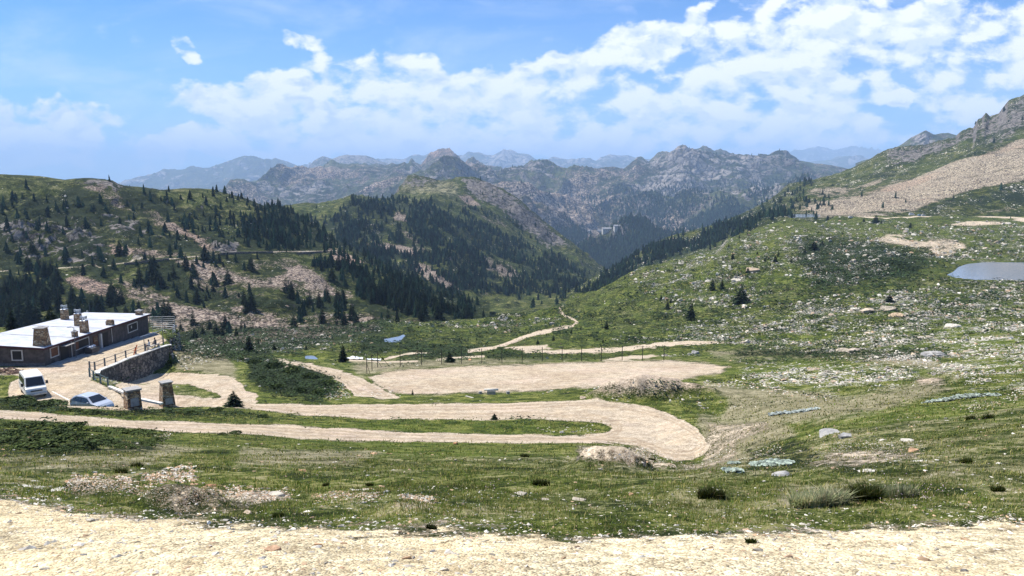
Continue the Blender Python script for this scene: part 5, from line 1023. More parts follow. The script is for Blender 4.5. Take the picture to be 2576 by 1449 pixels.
def gcol(dry=.25, dark=1.):
    def f(r, n_):
        c_ = np.array([(.090, .125, .018)])*r.uniform(.5, 1.7, (n_, 1)); c_[:, 0] *= r.uniform(.8, 1.3, n_)
        k = r.random(n_) < dry; c_[k] = np.array([(.33, .29, .11)])*r.uniform(.6, 1.3, (k.sum(), 1)); return c_*dark
    return f
turf = (1-np.clip(COV0['fore']*1.6, 0, 1))*(1-COV0['hard'])*np.clip(.55+1.6*fbm(X, Y, .9, 3, 95), .05, 1.4)*np.clip(1-g_bare*1.3, 0, 1)
P_, _ = area_sample(G0, turf*(Y > 5.2)*(Y < 10), 62000, 51); blades('near_grass', P_, .042, .0030, 52, gcol(.36, 1.35), 'short green turf of the foreground meadow')
P_, _ = area_sample(G0, turf*(Y >= 9.5)*(Y < 20)*np.clip(14/Y, 0, 1), 52000, 53); blades('meadow_grass', P_, .055, .006, 54, gcol(.40, 1.35), 'green meadow grass beyond the foreground turf')
P_, _ = sample(G0, turf*(Y >= 18)*(Y < 70), 36000, 55); k = P_[:, 1]/20; 
blades('bank_grass', P_, .055*np.clip(k, 1, 2), .012*np.clip(k, 1, 3), 56, gcol(.38, 1.25), 'tufty grass on the banks around the switchback road')
def tussock(px, py, wpx, hpx, n_, cols, name, label, cat='grass tuft', lean=.6, rx=1., bw=.006, ry=.5):
    c0 = G0.hit(px, py); s_ = c0.y/F; r = np.random.default_rng(int(px+py)); a = r.uniform(0, 6.3, n_); q = np.sqrt(r.random(n_))
    xs = c0.x+np.cos(a)*q*wpx*s_*.5*rx; ys = c0.y+np.sin(a)*q*wpx*s_*.5*ry; zs = np.array([G0.height(x_, y_) for x_, y_ in zip(xs, ys)])
    o = blades(name, np.stack([xs, ys, zs], -1), hpx*s_, bw, int(px), cols, label, lean); del o['kind']; o['category'] = cat; return o
dk = gcol(.06, .36); st_ = lambda r, n_: np.array([(.64, .58, .34)])*r.uniform(.6, 1.35, (n_, 1))
def pale(r, n_):
    c_ = np.array([(.26, .30, .15)])*r.uniform(.7, 1.4, (n_, 1)); k = r.random(n_) < .4; c_[k] = np.array([(.52, .48, .29)])*r.uniform(.7, 1.2, (k.sum(), 1)); return c_
tussock(2175, 1260, 84, 38, 1500, dk, 'grass_tussock', 'dark spiky grass tussock right of the pale straw grass in the foreground', lean=.7)
tussock(2060, 1270, 150, 36, 2600, pale, 'straw_grass', 'patch of long pale straw grass left of the dark tussock', lean=.6)
tussock(2255, 1248, 110, 30, 700, pale, 'straw_grass', 'thin silvery grass with pink flowers right of the dark tussock', lean=.4)
tussock(1790, 1252, 70, 26, 500, dk, 'grass_tussock', 'low brownish tussock left of the straw grass', lean=.7)
for px, py, w_ in ((2430, 1165, 34), (2510, 1235, 34), (1362, 1222, 44), (1320, 1150, 24), (2440, 1055, 26), (305, 1190, 32), (345, 1175, 30), (1640, 1158, 20), (2485, 1052, 30), (700, 1300, 26), (1085, 1330, 26), (1890, 1365, 26), (930, 1222, 20), (820, 1222, 18), (1240, 1055, 10)):
    tussock(px, py, w_, w_*.42, 260, dk, 'grass_tussock', 'small dark grass tuft dotted in the meadow', lean=.7)['group'] = 'small dark tufts in the meadow'
# flowers
def dots(name, polys, n_, col, sz, seed, label):
    W_ = region_w(G0, polys, 8, seed, .02); W_ = W_*(Y < 26)*(1-COV0['fore']); P_, _ = sample(G0, W_, n_, seed); r = np.random.default_rng(seed)
    s_ = sz*r.uniform(.6, 1.3, n_); V, Fc, Cc = instance([hull(7, 700, 1, 1, .5)], P_+np.stack([s_*0, s_*0, r.uniform(.03, .09, n_)], -1), np.stack([s_, s_, s_], -1), r.uniform(0, 6, n_), None, np.array([col])*r.uniform(.8, 1.15, (n_, 1)))
    stuff(name, V, Fc, M_stone, Cc, False, label, 'flowers')
dots('pink_flowers', [([(2200, 1240), (2380, 1225), (2400, 1260), (2220, 1290)], 1), ([(1200, 1220), (1300, 1220), (1300, 1260), (1200, 1260)], .4)], 260, (.62, .45, .56), .008, 61, 'tiny pink flowers dotted in the foreground turf')
dots('yellow_flowers', [([(0, 1180), (500, 1180), (1200, 1150), (1200, 1230), (0, 1230)], .4)], 320, (.62, .52, .06), .007, 62, 'tiny yellow flowers dotted in the meadow')
dots('white_flowers', [([(1000, 1240), (1300, 1260), (1100, 1320), (700, 1300)], .6)], 260, (.66, .66, .62), .007, 63, 'tiny white flowers along the verge of the near road')
# butterbur: broad grey green leaves in the hollow and along the ditch
M_bur = attr_mat('butterbur_leaves', .55, .1, bs=30)
def leafpatch(px, py, wpx, hpx, n_, name, label, sz, col=(.36, .43, .36)):
    c0 = G0.hit(px, py); s_ = c0.y/F; r = np.random.default_rng(int(px*3+py)); a = r.uniform(0, 6.3, n_); q = np.sqrt(r.random(n_)); xs = c0.x+np.cos(a)*q*wpx*s_*.5; ys = c0.y+np.sin(a)*q*wpx*s_*.9*(hpx/wpx)*2
    zs = np.array([G0.height(x_, y_) for x_, y_ in zip(xs, ys)])+r.uniform(.2, .9, n_)*sz
    ang = np.linspace(0, 6.283, 8)[:-1]; V0 = np.array([(0, 0, -.12)]+[(math.cos(t)*(1 if i else .55), math.sin(t)*(1 if i else .55), .12*((i*7) % 3-1)) for i, t in enumerate(ang)]); F0 = np.array([(0, 1+i, 1+(i+1) % 7) for i in range(7)])
    ss_ = sz*r.uniform(.5, 1.2, n_); V, Fc, Cc = instance([(V0, F0)], np.stack([xs, ys, zs], -1), np.stack([ss_]*3, -1), r.uniform(0, 6.3, n_), None, np.array([col])*r.uniform(.45, 1.35, (n_, 1)), tilt=r.normal(0, .22, n_))
    me = npmesh(name, V, Fc, {'col': Cc}, False); o = link(name, me, M_bur); tag(o, label, 'plant'); return o
leafpatch(1940, 1168, 84, 50, 620, 'leafy_plant', 'largest clump of broad grey green leaves in the rubble hollow', .07)
leafpatch(1843, 1188, 40, 16, 160, 'leafy_plant', 'small grey green leaf clump left of the hollow', .06)
leafpatch(1846, 1040+125, 30, 12, 90, 'leafy_plant', 'little pale leaf clump at the top of the hollow', .05)
leafpatch(2020, 1036, 84, 11, 260, 'leafy_plant', 'row of blue grey leaves along the ditch at its middle', .15, (.40, .45, .42))
leafpatch(1960, 1042, 50, 9, 130, 'leafy_plant', 'blue grey leaf clump at the left end of the ditch', .15, (.40, .45, .42))
leafpatch(2420, 1000, 200, 15, 420, 'leafy_plant', 'wide blue grey leaf patch on the bank at the far right', .14, (.33, .38, .32))

# ------------------------------------------------------------------ building blocks for made things
class MB:
    def __init__(s): s.V = []; s.F = []
    def add(s, V, Fc):
        k = len(s.V); s.V += [tuple(v) for v in V]; s.F += [tuple(i+k for i in f) for f in Fc]; return s
    def box(s, c, d, rz=0, taper=1., M=None):
        x, y, z = d[0]/2, d[1]/2, d[2]/2; ca, sa = math.cos(rz), math.sin(rz); V = []
        for zz, t in ((-z, 1), (z, taper)):
            for xx, yy in ((-x*t, -y*t), (x*t, -y*t), (x*t, y*t), (-x*t, y*t)): V.append((c[0]+xx*ca-yy*sa, c[1]+xx*sa+yy*ca, c[2]+zz))
        return s.add(V, [(3, 2, 1, 0), (4, 5, 6, 7), (0, 1, 5, 4), (1, 2, 6, 5), (2, 3, 7, 6), (3, 0, 4, 7)])
    def tube(s, a, b, r, r2=None, n=8, cap=True):
        a = Vector(a); b = Vector(b); r2 = r if r2 is None else r2; d_ = (b-a).normalized(); u = d_.orthogonal().normalized(); w_ = d_.cross(u); V = []
        for p, q in ((a, r), (b, r2)):
            for i in range(n): t = 6.28318*i/n; V.append(p+u*math.cos(t)*q+w_*math.sin(t)*q)
        Fc = [(i, (i+1) % n, n+(i+1) % n, n+i) for i in range(n)]
        if cap: Fc += [tuple(range(n))[::-1], tuple(range(n, 2*n))]
        return s.add(V, Fc)
    def quad(s, pts, th=.01, nrm=None):
        """thin panel through 3+ points, given a thickness along its normal"""
        P_ = [Vector(p) for p in pts]; n_ = (P_[1]-P_[0]).cross(P_[2]-P_[0]).normalized() if nrm is None else Vector(nrm); m_ = len(P_)
        V = [p-n_*th*.5 for p in P_]+[p+n_*th*.5 for p in P_]
        return s.add(V, [tuple(range(m_))[::-1], tuple(range(m_, 2*m_))]+[(i, (i+1) % m_, m_+(i+1) % m_, m_+i) for i in range(m_)])
    def build(s, name, mat, parent=None, smooth=False, bevel=0):
        me = bpy.data.meshes.new(name); me.from_pydata(s.V, [], s.F)
        bm = bmesh.new(); bm.from_mesh(me); bmesh.ops.recalc_face_normals(bm, faces=bm.faces)
        if bevel: bmesh.ops.bevel(bm, geom=bm.edges[:], offset=bevel, segments=2, affect='EDGES', profile=.6)
        bm.to_mesh(me); bm.free(); return link(name, me, mat, parent, smooth)
def empty(name, loc, rz=0, **kw):
    o = bpy.data.objects.new(name, None); C.objects.link(o); o.location = loc; o.rotation_euler = (0, 0, rz); o.empty_display_size = .2; tag(o, **kw); return o
def copy_tree(o, parent=None):
    c_ = o.copy(); C.objects.link(c_); c_.parent = parent
    for ch in list(o.children): copy_tree(ch, c_)
    return c_
def on_plane(px, py, z):
    u, v = ray(px, py); return Vector((float(u*z/v), float(z/v), z))
def nmat(name, c1, c2, scale=6, rough=.85, bump=.02, metal=0, spec=.25):
    m = bpy.data.materials.new(name); m.use_nodes = True; n = NT(m.node_tree); b = m.node_tree.nodes['Principled BSDF']
    P = n.node('ShaderNodeTexCoord').outputs['Object']; v = n.noise(P, scale, 5, .65)
    n.put(b.inputs['Base Color'], n.ramp(n.ss(v, .3, .7), [(0, c1), (1, c2)])); b.inputs['Roughness'].default_value = rough; b.inputs['Metallic'].default_value = metal; b.inputs['Specular IOR Level'].default_value = spec
    if bump: n.put(b.inputs['Normal'], n.bump(v, .6, bump))
    return m
def masonry(name, cols, scale, mortar=(.10, .09, .08), bump=.06, zs=1.7):
    m = bpy.data.materials.new(name); m.use_nodes = True; n = NT(m.node_tree); b = m.node_tree.nodes['Principled BSDF']
    P = n.node('ShaderNodeTexCoord').outputs['Object']; P = n.vm('MULTIPLY', n.vm('ADD', P, n.vm('SCALE', n.node('ShaderNodeTexNoise').outputs['Color'], scale=.12)), (1, 1, zs))
    v = n.node('ShaderNodeTexVoronoi'); n.put(v.inputs['Vector'], P); v.inputs['Scale'].default_value = scale; e_ = n.vor(P, scale, 'DISTANCE_TO_EDGE')
    c_ = n.ramp(n.sep(v.outputs['Color'])[0], cols); c_ = n.mix(n.ss(e_, .09, .02), c_, mortar); n.put(b.inputs['Base Color'], c_); b.inputs['Roughness'].default_value = .92
    n.put(b.inputs['Normal'], n.bump(n.m('ADD', n.ss(e_, 0, .12), n.m('MULTIPLY', n.noise(P, 14, 4), .35)), .9, bump)); return m
M_pillar = masonry('brown_stonework', [(0, (.16, .085, .04)), (.4, (.34, .21, .11)), (.7, (.46, .33, .19)), (1, (.56, .46, .33))], 3.4)
M_dark_masonry = masonry('dark_stonework', [(0, (.07, .06, .055)), (.5, (.16, .135, .11)), (1, (.27, .23, .19))], 2.0, (.03, .028, .025), zs=1.1)
M_cap = nmat('grey_slab', (.26, .25, .24), (.40, .39, .37), 5)
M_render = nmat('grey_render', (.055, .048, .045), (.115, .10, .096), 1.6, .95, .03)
M_plinth = masonry('grey_plinth', [(0, (.13, .12, .12)), (1, (.24, .23, .22))], 5, (.12, .11, .11))
M_roof = nmat('pale_roof_sheet', (.40, .42, .46), (.56, .57, .60), .9, .75, .01)
M_fascia = nmat('maroon_fascia', (.05, .018, .02), (.09, .03, .035), 3); M_white = nmat('white_frame', (.42, .41, .39), (.58, .57, .54), 6)
M_shutter = nmat('brown_shutter', (.10, .045, .025), (.18, .085, .05), 6); M_black = simple('black_opening', (.012, .012, .014), .6); M_glass = simple('dark_glass', (.015, .018, .024), .08, 0, .7)
M_post = nmat('grey_post', (.09, .10, .11), (.17, .18, .19), 8); M_rail = nmat('teal_rail', (.07, .12, .13), (.13, .18, .19), 8); M_steel = nmat('galvanised_steel', (.36, .38, .40), (.52, .54, .56), 6, .45, 0, .6)
M_kerb = nmat('white_kerb', (.60, .57, .50), (.76, .74, .68), 5); M_orange = simple('orange_paint', (.62, .13, .035), .6); M_rubber = simple('tyre_rubber', (.018, .018, .018), .85); M_rim = simple('steel_rim', (.32, .32, .33), .4, .6)
M_vanp = nmat('white_van_paint', (.70, .69, .64), (.80, .79, .75), 2, .35, 0, 0, .5); M_carp = simple('silver_blue_paint', (.52, .56, .62), .28, .25, .6); M_lamp = simple('headlight_glass', (.62, .63, .64), .12, 0, .8); M_red = simple('red_lamp', (.35, .02, .02), .3)
M_plastic = simple('grey_plastic', (.05, .05, .055), .6); M_plate = simple('number_plate', (.62, .62, .60), .5); M_cloth = nmat('white_sheet', (.74, .76, .80), (.84, .85, .87), 2, .8, .02)
M_log = nmat('old_wood', (.12, .07, .05), (.30, .20, .15), 9, .95, .02); M_wood = nmat('weathered_wood', (.40, .36, .30), (.56, .52, .45), 6)

# ---- the stone hut
def hut():
    x0, x1, y0, y1 = -62.0, -53.0, 83.7, 108.5
    H = empty('mountain_hut', (-57.5, 96, T_Z), label='long low grey mountain hut with pale flat roof and stone chimneys', cat='building')
    H.location = (0, 0, 0)
    def ez(x, y):
        t = (y-y0)/(y1-y0); f = -18.85-.60*t; b = -18.30-.95*t; s_ = (x1-x)/(x1-x0); return f*(1-s_)+b*s_
    zb = -24.5
    m = MB(); wallz = lambda x, y: ez(x, y)-.16
    cs = [(x0, y0), (x1, y0), (x1, y1), (x0, y1)]
    V = [(x, y, zb) for x, y in cs]+[(x, y, wallz(x, y)) for x, y in cs]
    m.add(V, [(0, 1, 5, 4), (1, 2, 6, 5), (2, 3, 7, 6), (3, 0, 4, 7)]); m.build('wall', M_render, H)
    m = MB(); m.box(((x0+x1)/2-.0, y0-.05, -20.98-.35), (x1-x0+.12, .1, 1.35)); m.build('plinth', M_plinth, H)
    # roof: thick sheet with a slight overhang, fascia just below it
    ov = .28; R_ = [(x0-ov, y0-ov), (x1+ov, y0-ov), (x1+ov, y1+ov), (x0-ov, y1+ov)]
    m = MB(); nx, ny = 8, 16; V = []; Fc = []
    for lv in (0, -.04):
        for i in range(nx+1):
            for j in range(ny+1):
                x = R_[0][0]+(R_[1][0]-R_[0][0])*i/nx; y = R_[0][1]+(R_[2][1]-R_[0][1])*j/ny; V.append((x, y, ez(x, y)+lv+.02*math.sin(i*2.1+j*1.3)*(0 < i < nx and 0 < j < ny)))
    n1 = (nx+1)*(ny+1); id_ = lambda i, j, l: l*n1+i*(ny+1)+j
    for i in range(nx):
        for j in range(ny): Fc += [(id_(i, j, 0), id_(i+1, j, 0), id_(i+1, j+1, 0), id_(i, j+1, 0)), (id_(i, j, 1), id_(i, j+1, 1), id_(i+1, j+1, 1), id_(i+1, j, 1))]
    for i in range(nx): Fc += [(id_(i, 0, 0), id_(i, 0, 1), id_(i+1, 0, 1), id_(i+1, 0, 0)), (id_(i, ny, 0), id_(i+1, ny, 0), id_(i+1, ny, 1), id_(i, ny, 1))]
    for j in range(ny): Fc += [(id_(0, j, 0), id_(0, j+1, 0), id_(0, j+1, 1), id_(0, j, 1)), (id_(nx, j, 0), id_(nx, j, 1), id_(nx, j+1, 1), id_(nx, j+1, 0))]
    m.add(V, Fc); roof = m.build('roof', M_roof, H)
    m = MB()
    for (xa, ya), (xb, yb) in zip(R_, R_[1:]+R_[:1]):
        d_ = Vector((xb-xa, yb-ya, 0)).normalized()*.03
        m.quad([(xa+d_.x, ya+d_.y, ez(xa, ya)-.045), (xb-d_.x, yb-d_.y, ez(xb, yb)-.045), (xb-d_.x, yb-d_.y, ez(xb, yb)-.25), (xa+d_.x, ya+d_.y, ez(xa, ya)-.25)], .05)
    m.build('fascia', M_fascia, H)
    for k in range(3):  # seams of the sheets
        y = y0+6+k*6.5; m = MB(); m.quad([(x0, y, ez(x0, y)+.035), (x1, y, ez(x1, y)+.035), (x1, y+.12, ez(x1, y+.12)+.035), (x0, y+.12, ez(x0, y+.12)+.035)], .01); m.build('roof_seam', M_cap, roof)
    def window(y_0, y_1, z0, z1, mat, frame=True, sill=True, name='window'):
        m = MB(); m.box((x1+.01, (y_0+y_1)/2, (z0+z1)/2), (.05, y_1-y_0, z1-z0)); w_ = m.build(name, mat, H)
        if frame:
            m = MB(); t = .11
            for a, b, c_, d_ in ((y_0-t, y_0, z0-t, z1+t), (y_1, y_1+t, z0-t, z1+t), (y_0, y_1, z1, z1+t), (y_0, y_1, z0-t, z0)): m.box((x1+.035, (a+b)/2, (c_+d_)/2), (.10, b-a, d_-c_))
            m.build('frame', M_white, w_)
        return w_
    window(85.0, 86.4, -20.3, -19.3, M_shutter); window(86.95, 88.5, -21.3, -19.5, M_black, False, name='door')
    w_ = window(89.9, 92.8, -20.55, -19.6, M_black); m = MB(); m.box((x1+.06, 90.2, -20.1), (.05, .7, .95)); m.build('shutter', M_shutter, w_)
    d_ = window(93.9, 94.9, -21.75, -19.75, M_shutter, False, name='door'); m = MB(); [m.box((x1+.045, 94.15+.25*i, -20.35+.3*j), (.02, .17, .22)) for i in range(3) for j in range(2)]; m.build('pane', M_glass, d_)
    m = MB(); m.box((x1+.12, 95.45, -20.75), (.24, .35, 2.1)); m.build('pier', M_white, H)
    window(95.9, 97.4, -21.85, -19.8, M_black, False, name='door'); w_ = window(102.6, 105.1, -21.0, -20.0, M_black); m = MB(); m.box((x1+.06, 103.5, -20.4), (.03, .22, .35)); m.build('notice', M_white, w_)
    m = MB(); m.box((x1+.40, 87.8, -19.42), (.8, 1.9, .05)); m.build('canopy', M_cap, H)
    [MB().tube((x1+.1, q, -19.25), (x1+.1, q, -21.4), .05).build('downpipe', M_steel, H) for q in (89.0, 98.2)]
    # gable window towards the viewer
    m = MB(); m.box((-55.95, y0-.01, -19.75), (1.05, .05, 1.0)); w_ = m.build('window', M_black, H); m = MB()
    for a, b, c_, d_ in ((-56.6, -56.475, -20.37, -19.13), (-55.425, -55.3, -20.37, -19.13), (-56.475, -55.425, -19.25, -19.13), (-56.475, -55.425, -20.37, -20.25)): m.box(((a+b)/2, y0-.035, (c_+d_)/2), (b-a, .10, d_-c_))
    m.build('frame', M_white, w_)
    def chimney(x, y, w_, h, cap='slab', tp=.85, mat=M_pillar, rz=0.):
        z = ez(x, y)-.15; m = MB(); m.box((x, y, z+h/2), (w_, w_*.85, h), rz, tp); c_ = m.build('chimney', mat, H)
        if cap == 'slab': m = MB(); m.box((x, y, z+h+.04), (w_*tp*1.18, w_*tp*1.05, .08), rz); m.box((x, y, z+h+.16), (w_*tp*.8, w_*tp*.7, .16), rz, .3); m.build('cap', M_cap, c_)
        if cap == 'cowl':
            m = MB(); m.box((x, y, z+h+.05), (w_*.95, w_*.85, .10), rz, .7); m.build('cap', M_steel, c_)
            m = MB(); m.tube((x, y, z+h+.08), (x, y, z+h+.30), .10); m.box((x, y, z+h+.42), (.66, .24, .22), rz); m.box((x-.3, y, z+h+.42), (.10, .36, .34), rz); m.box((x+.3, y, z+h+.42), (.10, .36, .34), rz); m.build('cowl', M_steel, c_)
        if cap == 'stack': m = MB(); [m.box((x+random.uniform(-.05, .05), y, z+h+.05+.1*i), (w_*(1-.12*i), w_*(.9-.1*i), .08), random.uniform(-.2, .2)) for i in range(3)]; m.build('cap', M_pillar, c_)
    chimney(-53.75, 84.8, 1.45, 2.15, 'slab', .72); chimney(-61.2, 102.0, .82, 1.55, 'cowl', .9); chimney(-56.8, 97.5, .78, 1.75, 'cowl', .92); chimney(-53.6, 93.2, .84, 1.65, 'cowl', .92)
    chimney(-53.2, 90.4, .55, .75, 'slab', 1, M_pillar); chimney(-53.4, 98.9, .82, .55, 'stack', 1); chimney(-53.8, 107.6, .78, .75, 'slab', 1)
    m = MB()
    for a, b in (((0, 0), (0, .7)), ((0, .7), (.5, .55)), ((.5, .55), (.5, 0)), ((.9, 0), (.9, .5)), ((.9, .5), (.1, .1))): m.tube((-58.5+a[0], 92+a[0]*.4, ez(-58, 92)+a[1]), (-58.5+b[0], 92+b[0]*.4, ez(-58, 92)+b[1]), .018, n=5)
    m.build('aerial', M_steel, H)
    # the path of slabs along the front
    m = MB(); rr = random.Random(5)
    y = y0+.5
    while y < 107: L_ = rr.uniform(1.0, 2.2); m.box((x1+.75+rr.uniform(-.05, .05), y+L_/2, terr_z(0, y)-.02), (1.2, L_-.06, .16), rr.uniform(-.02, .02)); y += L_
    m.build('paving_slab', M_cap, H)
    return H
hut()
# things at the front of the hut
t = empty('crate', (-51.9, 91.6, T_Z-.62), label='black trolley box loaded with white bags in front of the hut', cat='box'); m = MB(); m.box((0, 0, .5), (.9, 1.7, .62)); m.build('box', M_plastic, t, bevel=.03); m = MB()
for sx in (-.35, .35):
    for sy in (-.7, .7): m.tube((sx, sy, -.02), (sx, sy, .25), .04)
m.build('leg', M_steel, t)
m = MB()
for i in range(4): V, Fc = hull(12, 900+i, .26, .2, .16, .9); m.add(V+np.array([-.1+.1*(i % 2), -.55+.33*i, .93]), [tuple(f) for f in Fc])
tag(m.build('bag', M_cloth, None), 'white plastic bags on top of the black trolley box', 'bag').location = t.location
def lamp_post(x, y, z, h, label):
    t = empty('lamp_post', (x, y, z), label=label, cat='lamp post'); m = MB(); m.tube((0, 0, 0), (0, 0, h), .05, .035); m.build('pole', M_post, t)
    m = MB(); m.tube((0, 0, h), (-.25, -.1, h+.12), .025); m.build('arm', M_post, t); m = MB(); m.box((-.42, -.16, h+.12), (.5, .2, .10), .35, .7); m.build('lamp_head', M_steel, t)
lamp_post(-52.2, 88.6, T_Z-.5, 3.75, 'grey street lamp standing at the front wall of the hut')
t = empty('lamp_post', (-63.4, 112, -23.6), label='thin dark pole with a small white globe lamp behind the hut roof', cat='lamp post'); m = MB(); m.tube((0, 0, 0), (0, 0, 5.1), .05, .04); m.build('pole', M_post, t)
m = MB(); V, Fc = hull(30, 77, .17, .17, .17, 1); m.add(V+np.array([-.35, 0, 3.9]), [tuple(f) for f in Fc]); m.build('globe', M_white, t)
# woodpile beside the hut
p = on_terrace(12, 938); t = empty('woodpile', p, label='untidy heap of reddish old wood beside the hut', cat='woodpile'); rr = random.Random(3)
m = MB()
for i in range(70):
    a = rr.uniform(-2.6, 1.6); h_ = max(.05, .55*(1-abs(a+.4)/2.4)); c_ = Vector((a, rr.uniform(-.7, .7), rr.uniform(0, h_))); d_ = Vector((rr.uniform(-1, 1), rr.uniform(-.5, .5), rr.uniform(-.25, .25))).normalized()*rr.uniform(.25, .6); m.tube(c_-d_, c_+d_, rr.uniform(.03, .08), n=6)
m.build('log', M_log, t)

# ---- terrace wall, railings and kerb
wt = wl_[2:]; hb = WALL_H[2:]
t = empty('retaining_wall', (0, 0, 0), label='curved dark stone wall holding up the terrace beside the hut', cat='wall')
m = MB(); mc = MB(); n_ = len(wt); nrm = []
for i in range(n_):
    d_ = (wt[min(i+1, n_-1)]-wt[max(i-1, 0)]).normalized(); nrm.append(Vector((d_.y, -d_.x, 0)))
for i in range(n_-1):
    a, b = wt[i], wt[i+1]; na, nb = nrm[i], nrm[i+1]; za, zb_ = a.z-hb[i]-1.4, b.z-hb[i+1]-1.4
    V = [a-na*.1+Vector((0, 0, -.05)), b-nb*.1+Vector((0, 0, -.05)), b+nb*.32+Vector((0, 0, -.05)), a+na*.32+Vector((0, 0, -.05)), (a.x-na.x*.1, a.y-na.y*.1, za), (b.x-nb.x*.1, b.y-nb.y*.1, zb_), (b.x+nb.x*.6, b.y+nb.y*.6, zb_), (a.x+na.x*.6, a.y+na.y*.6, za)]
    m.add(V, [(0, 1, 2, 3), (3, 2, 6, 7)]+([(0, 3, 7, 4)] if i == 0 else [])+([(1, 5, 6, 2)] if i == n_-2 else []))
    mc.quad([a-na*.12, b-nb*.12, b+nb*.42, a+na*.42], .10)
m.build('stonework', M_dark_masonry, t); mc.build('coping', M_kerb, t)
def railing(pts, hs, label, mat, r_=.06, rails=(.45, .9)):
    t = empty('railing', (0, 0, 0), label=label, cat='railing')
    for p in pts: m = MB(); m.box((p.x, p.y, p.z+hs/2-.05), (r_*2.2, r_*2.2, hs+.1)); m.build('post', mat, t)
    for k in rails:
        m = MB()
        for a, b in zip(pts[:-1], pts[1:]): m.tube(a+Vector((0, 0, hs*k)), b+Vector((0, 0, hs*k)), .03, n=6)
        m.build('rail', mat, t)
    return t
rp = [on_terrace(px, py) for px, py in ((226, 930), (239, 931), (264, 921), (291, 911), (317, 901), (342, 892), (366, 883), (390, 875), (411, 866))]
railing(rp, .95, 'dark railing with square posts along the top of the curved stone wall', M_post)
rp2 = [on_terrace(px, py) for px, py in ((226, 948), (236, 955), (253, 963), (272, 972))]
railing(rp2, .95, 'short teal railing running down from the end of the stone wall', M_rail)
kb = [on_terrace(px, py) for px, py in ((275, 974), (320, 992), (341, 1003), (407, 1017))]
m = MB()
for a, b in zip(kb[:-1], kb[1:]):
    d_ = (b-a).normalized(); q = Vector((-d_.y, d_.x, 0))*.16; m.quad([a-q+Vector((0, 0, .06)), b-q+Vector((0, 0, .06)), b+q+Vector((0, 0, .06)), a+q+Vector((0, 0, .06))], .18)
tag(m.build('kerb', M_kerb, None), 'white kerb running from the teal railing towards the tall gate pillar', 'kerb')
a, b = on_terrace(131, 985), on_terrace(174, 1007); d_ = (b-a).normalized(); q = Vector((-d_.y, d_.x, 0))*.07; m = MB(); m.quad([a-q+Vector((0, 0, .02)), b-q+Vector((0, 0, .02)), b+q+Vector((0, 0, .02)), a+q+Vector((0, 0, .02))], .012); tag(m.build('painted_line', M_kerb, None), kind='structure')
# tall bar frame at the end of the railing
a = on_terrace(364, 884); b = on_terrace(411, 867); t = empty('metal_frame', a, label='tall thin metal bar frame rising above the railing beside the two people', cat='frame'); m = MB(); hh = 2.0
m.tube((0, 0, 0), (0, 0, hh), .04); m.build('post', M_post, t); m = MB(); m.tube(b-a, b-a+Vector((0, 0, hh)), .04); m.build('post', M_post, t); d_ = (b-a)*.18; m = MB(); m.tube(-d_+Vector((0, 0, hh)), (b-a)*1.02+Vector((0, 0, hh)), .045); m.build('crossbar', M_steel, t)
a = on_terrace(335, 893); t = empty('barrier', a, label='orange slanting barrier pole leaning against the dark railing', cat='barrier'); m = MB(); m.box((.2, .0, .62), (.10, .05, .1)); m.quad([(0, 0, 0), (.12, 0, 0), (.56, .1, 1.25), (.44, .1, 1.25)], .05); m.build('plank', M_orange, t); m = MB(); m.tube((-.05, .1, .55), (.55, .1, .8), .03); m.build('crosspiece', M_orange, t)
# railings at the far end of the terrace
fp = [Vector((-53.0, 109.6, -22.35)), Vector((-51.5, 110.2, -22.35)), Vector((-50.0, 109.8, -22.3)), Vector((-49.0, 108.2, -22.25)), Vector((-48.6, 106.4, -22.2))]
railing(fp, 1.1, 'light metal railing curving round the far end of the terrace', M_steel, .025, (.35, .65, .98))
fp = [Vector((-54.5, 112, -22.4)), Vector((-52.7, 112.2, -22.4)), Vector((-50.9, 112.4, -22.4))]; railing(fp, 1.9, 'high pale mesh fence behind the right end of the hut', M_steel, .03, (.2, .35, .5, .65, .8, .98))

# ---- gate pillars
def pillar(px, py, w_, h, tp, label, rz, lean=0.):
    p = G0.hit(px, py); t = empty('gate_pillar', p, rz, label=label, cat='pillar'); m = MB(); m.box((0, 0, h/2-.2), (w_, w_, h+.4), 0, tp); m.build('stonework', M_pillar, t, bevel=.02)
    m = MB(); m.box((0, 0, h+.06), (w_*tp*1.22, w_*tp*1.22, .12)); m.build('cap', M_cap, t, bevel=.01)
    m = MB(); m.quad([(-w_*.28, -w_*.5-.02, .35), (w_*.28, -w_*.5-.02, .35), (w_*.26, -w_*.5+.06, .95), (-w_*.26, -w_*.5+.06, .95)], .04); m.build('panel', M_cap, t)
    return t
pillar(335, 1029, 1.08, 1.5, .84, 'shorter stone gate pillar with a slab cap right of the parked car', .75)
pillar(421, 1022, 1.28, 2.4, .68, 'taller tapering stone gate pillar with a slab cap beside the gravel loop', .75)

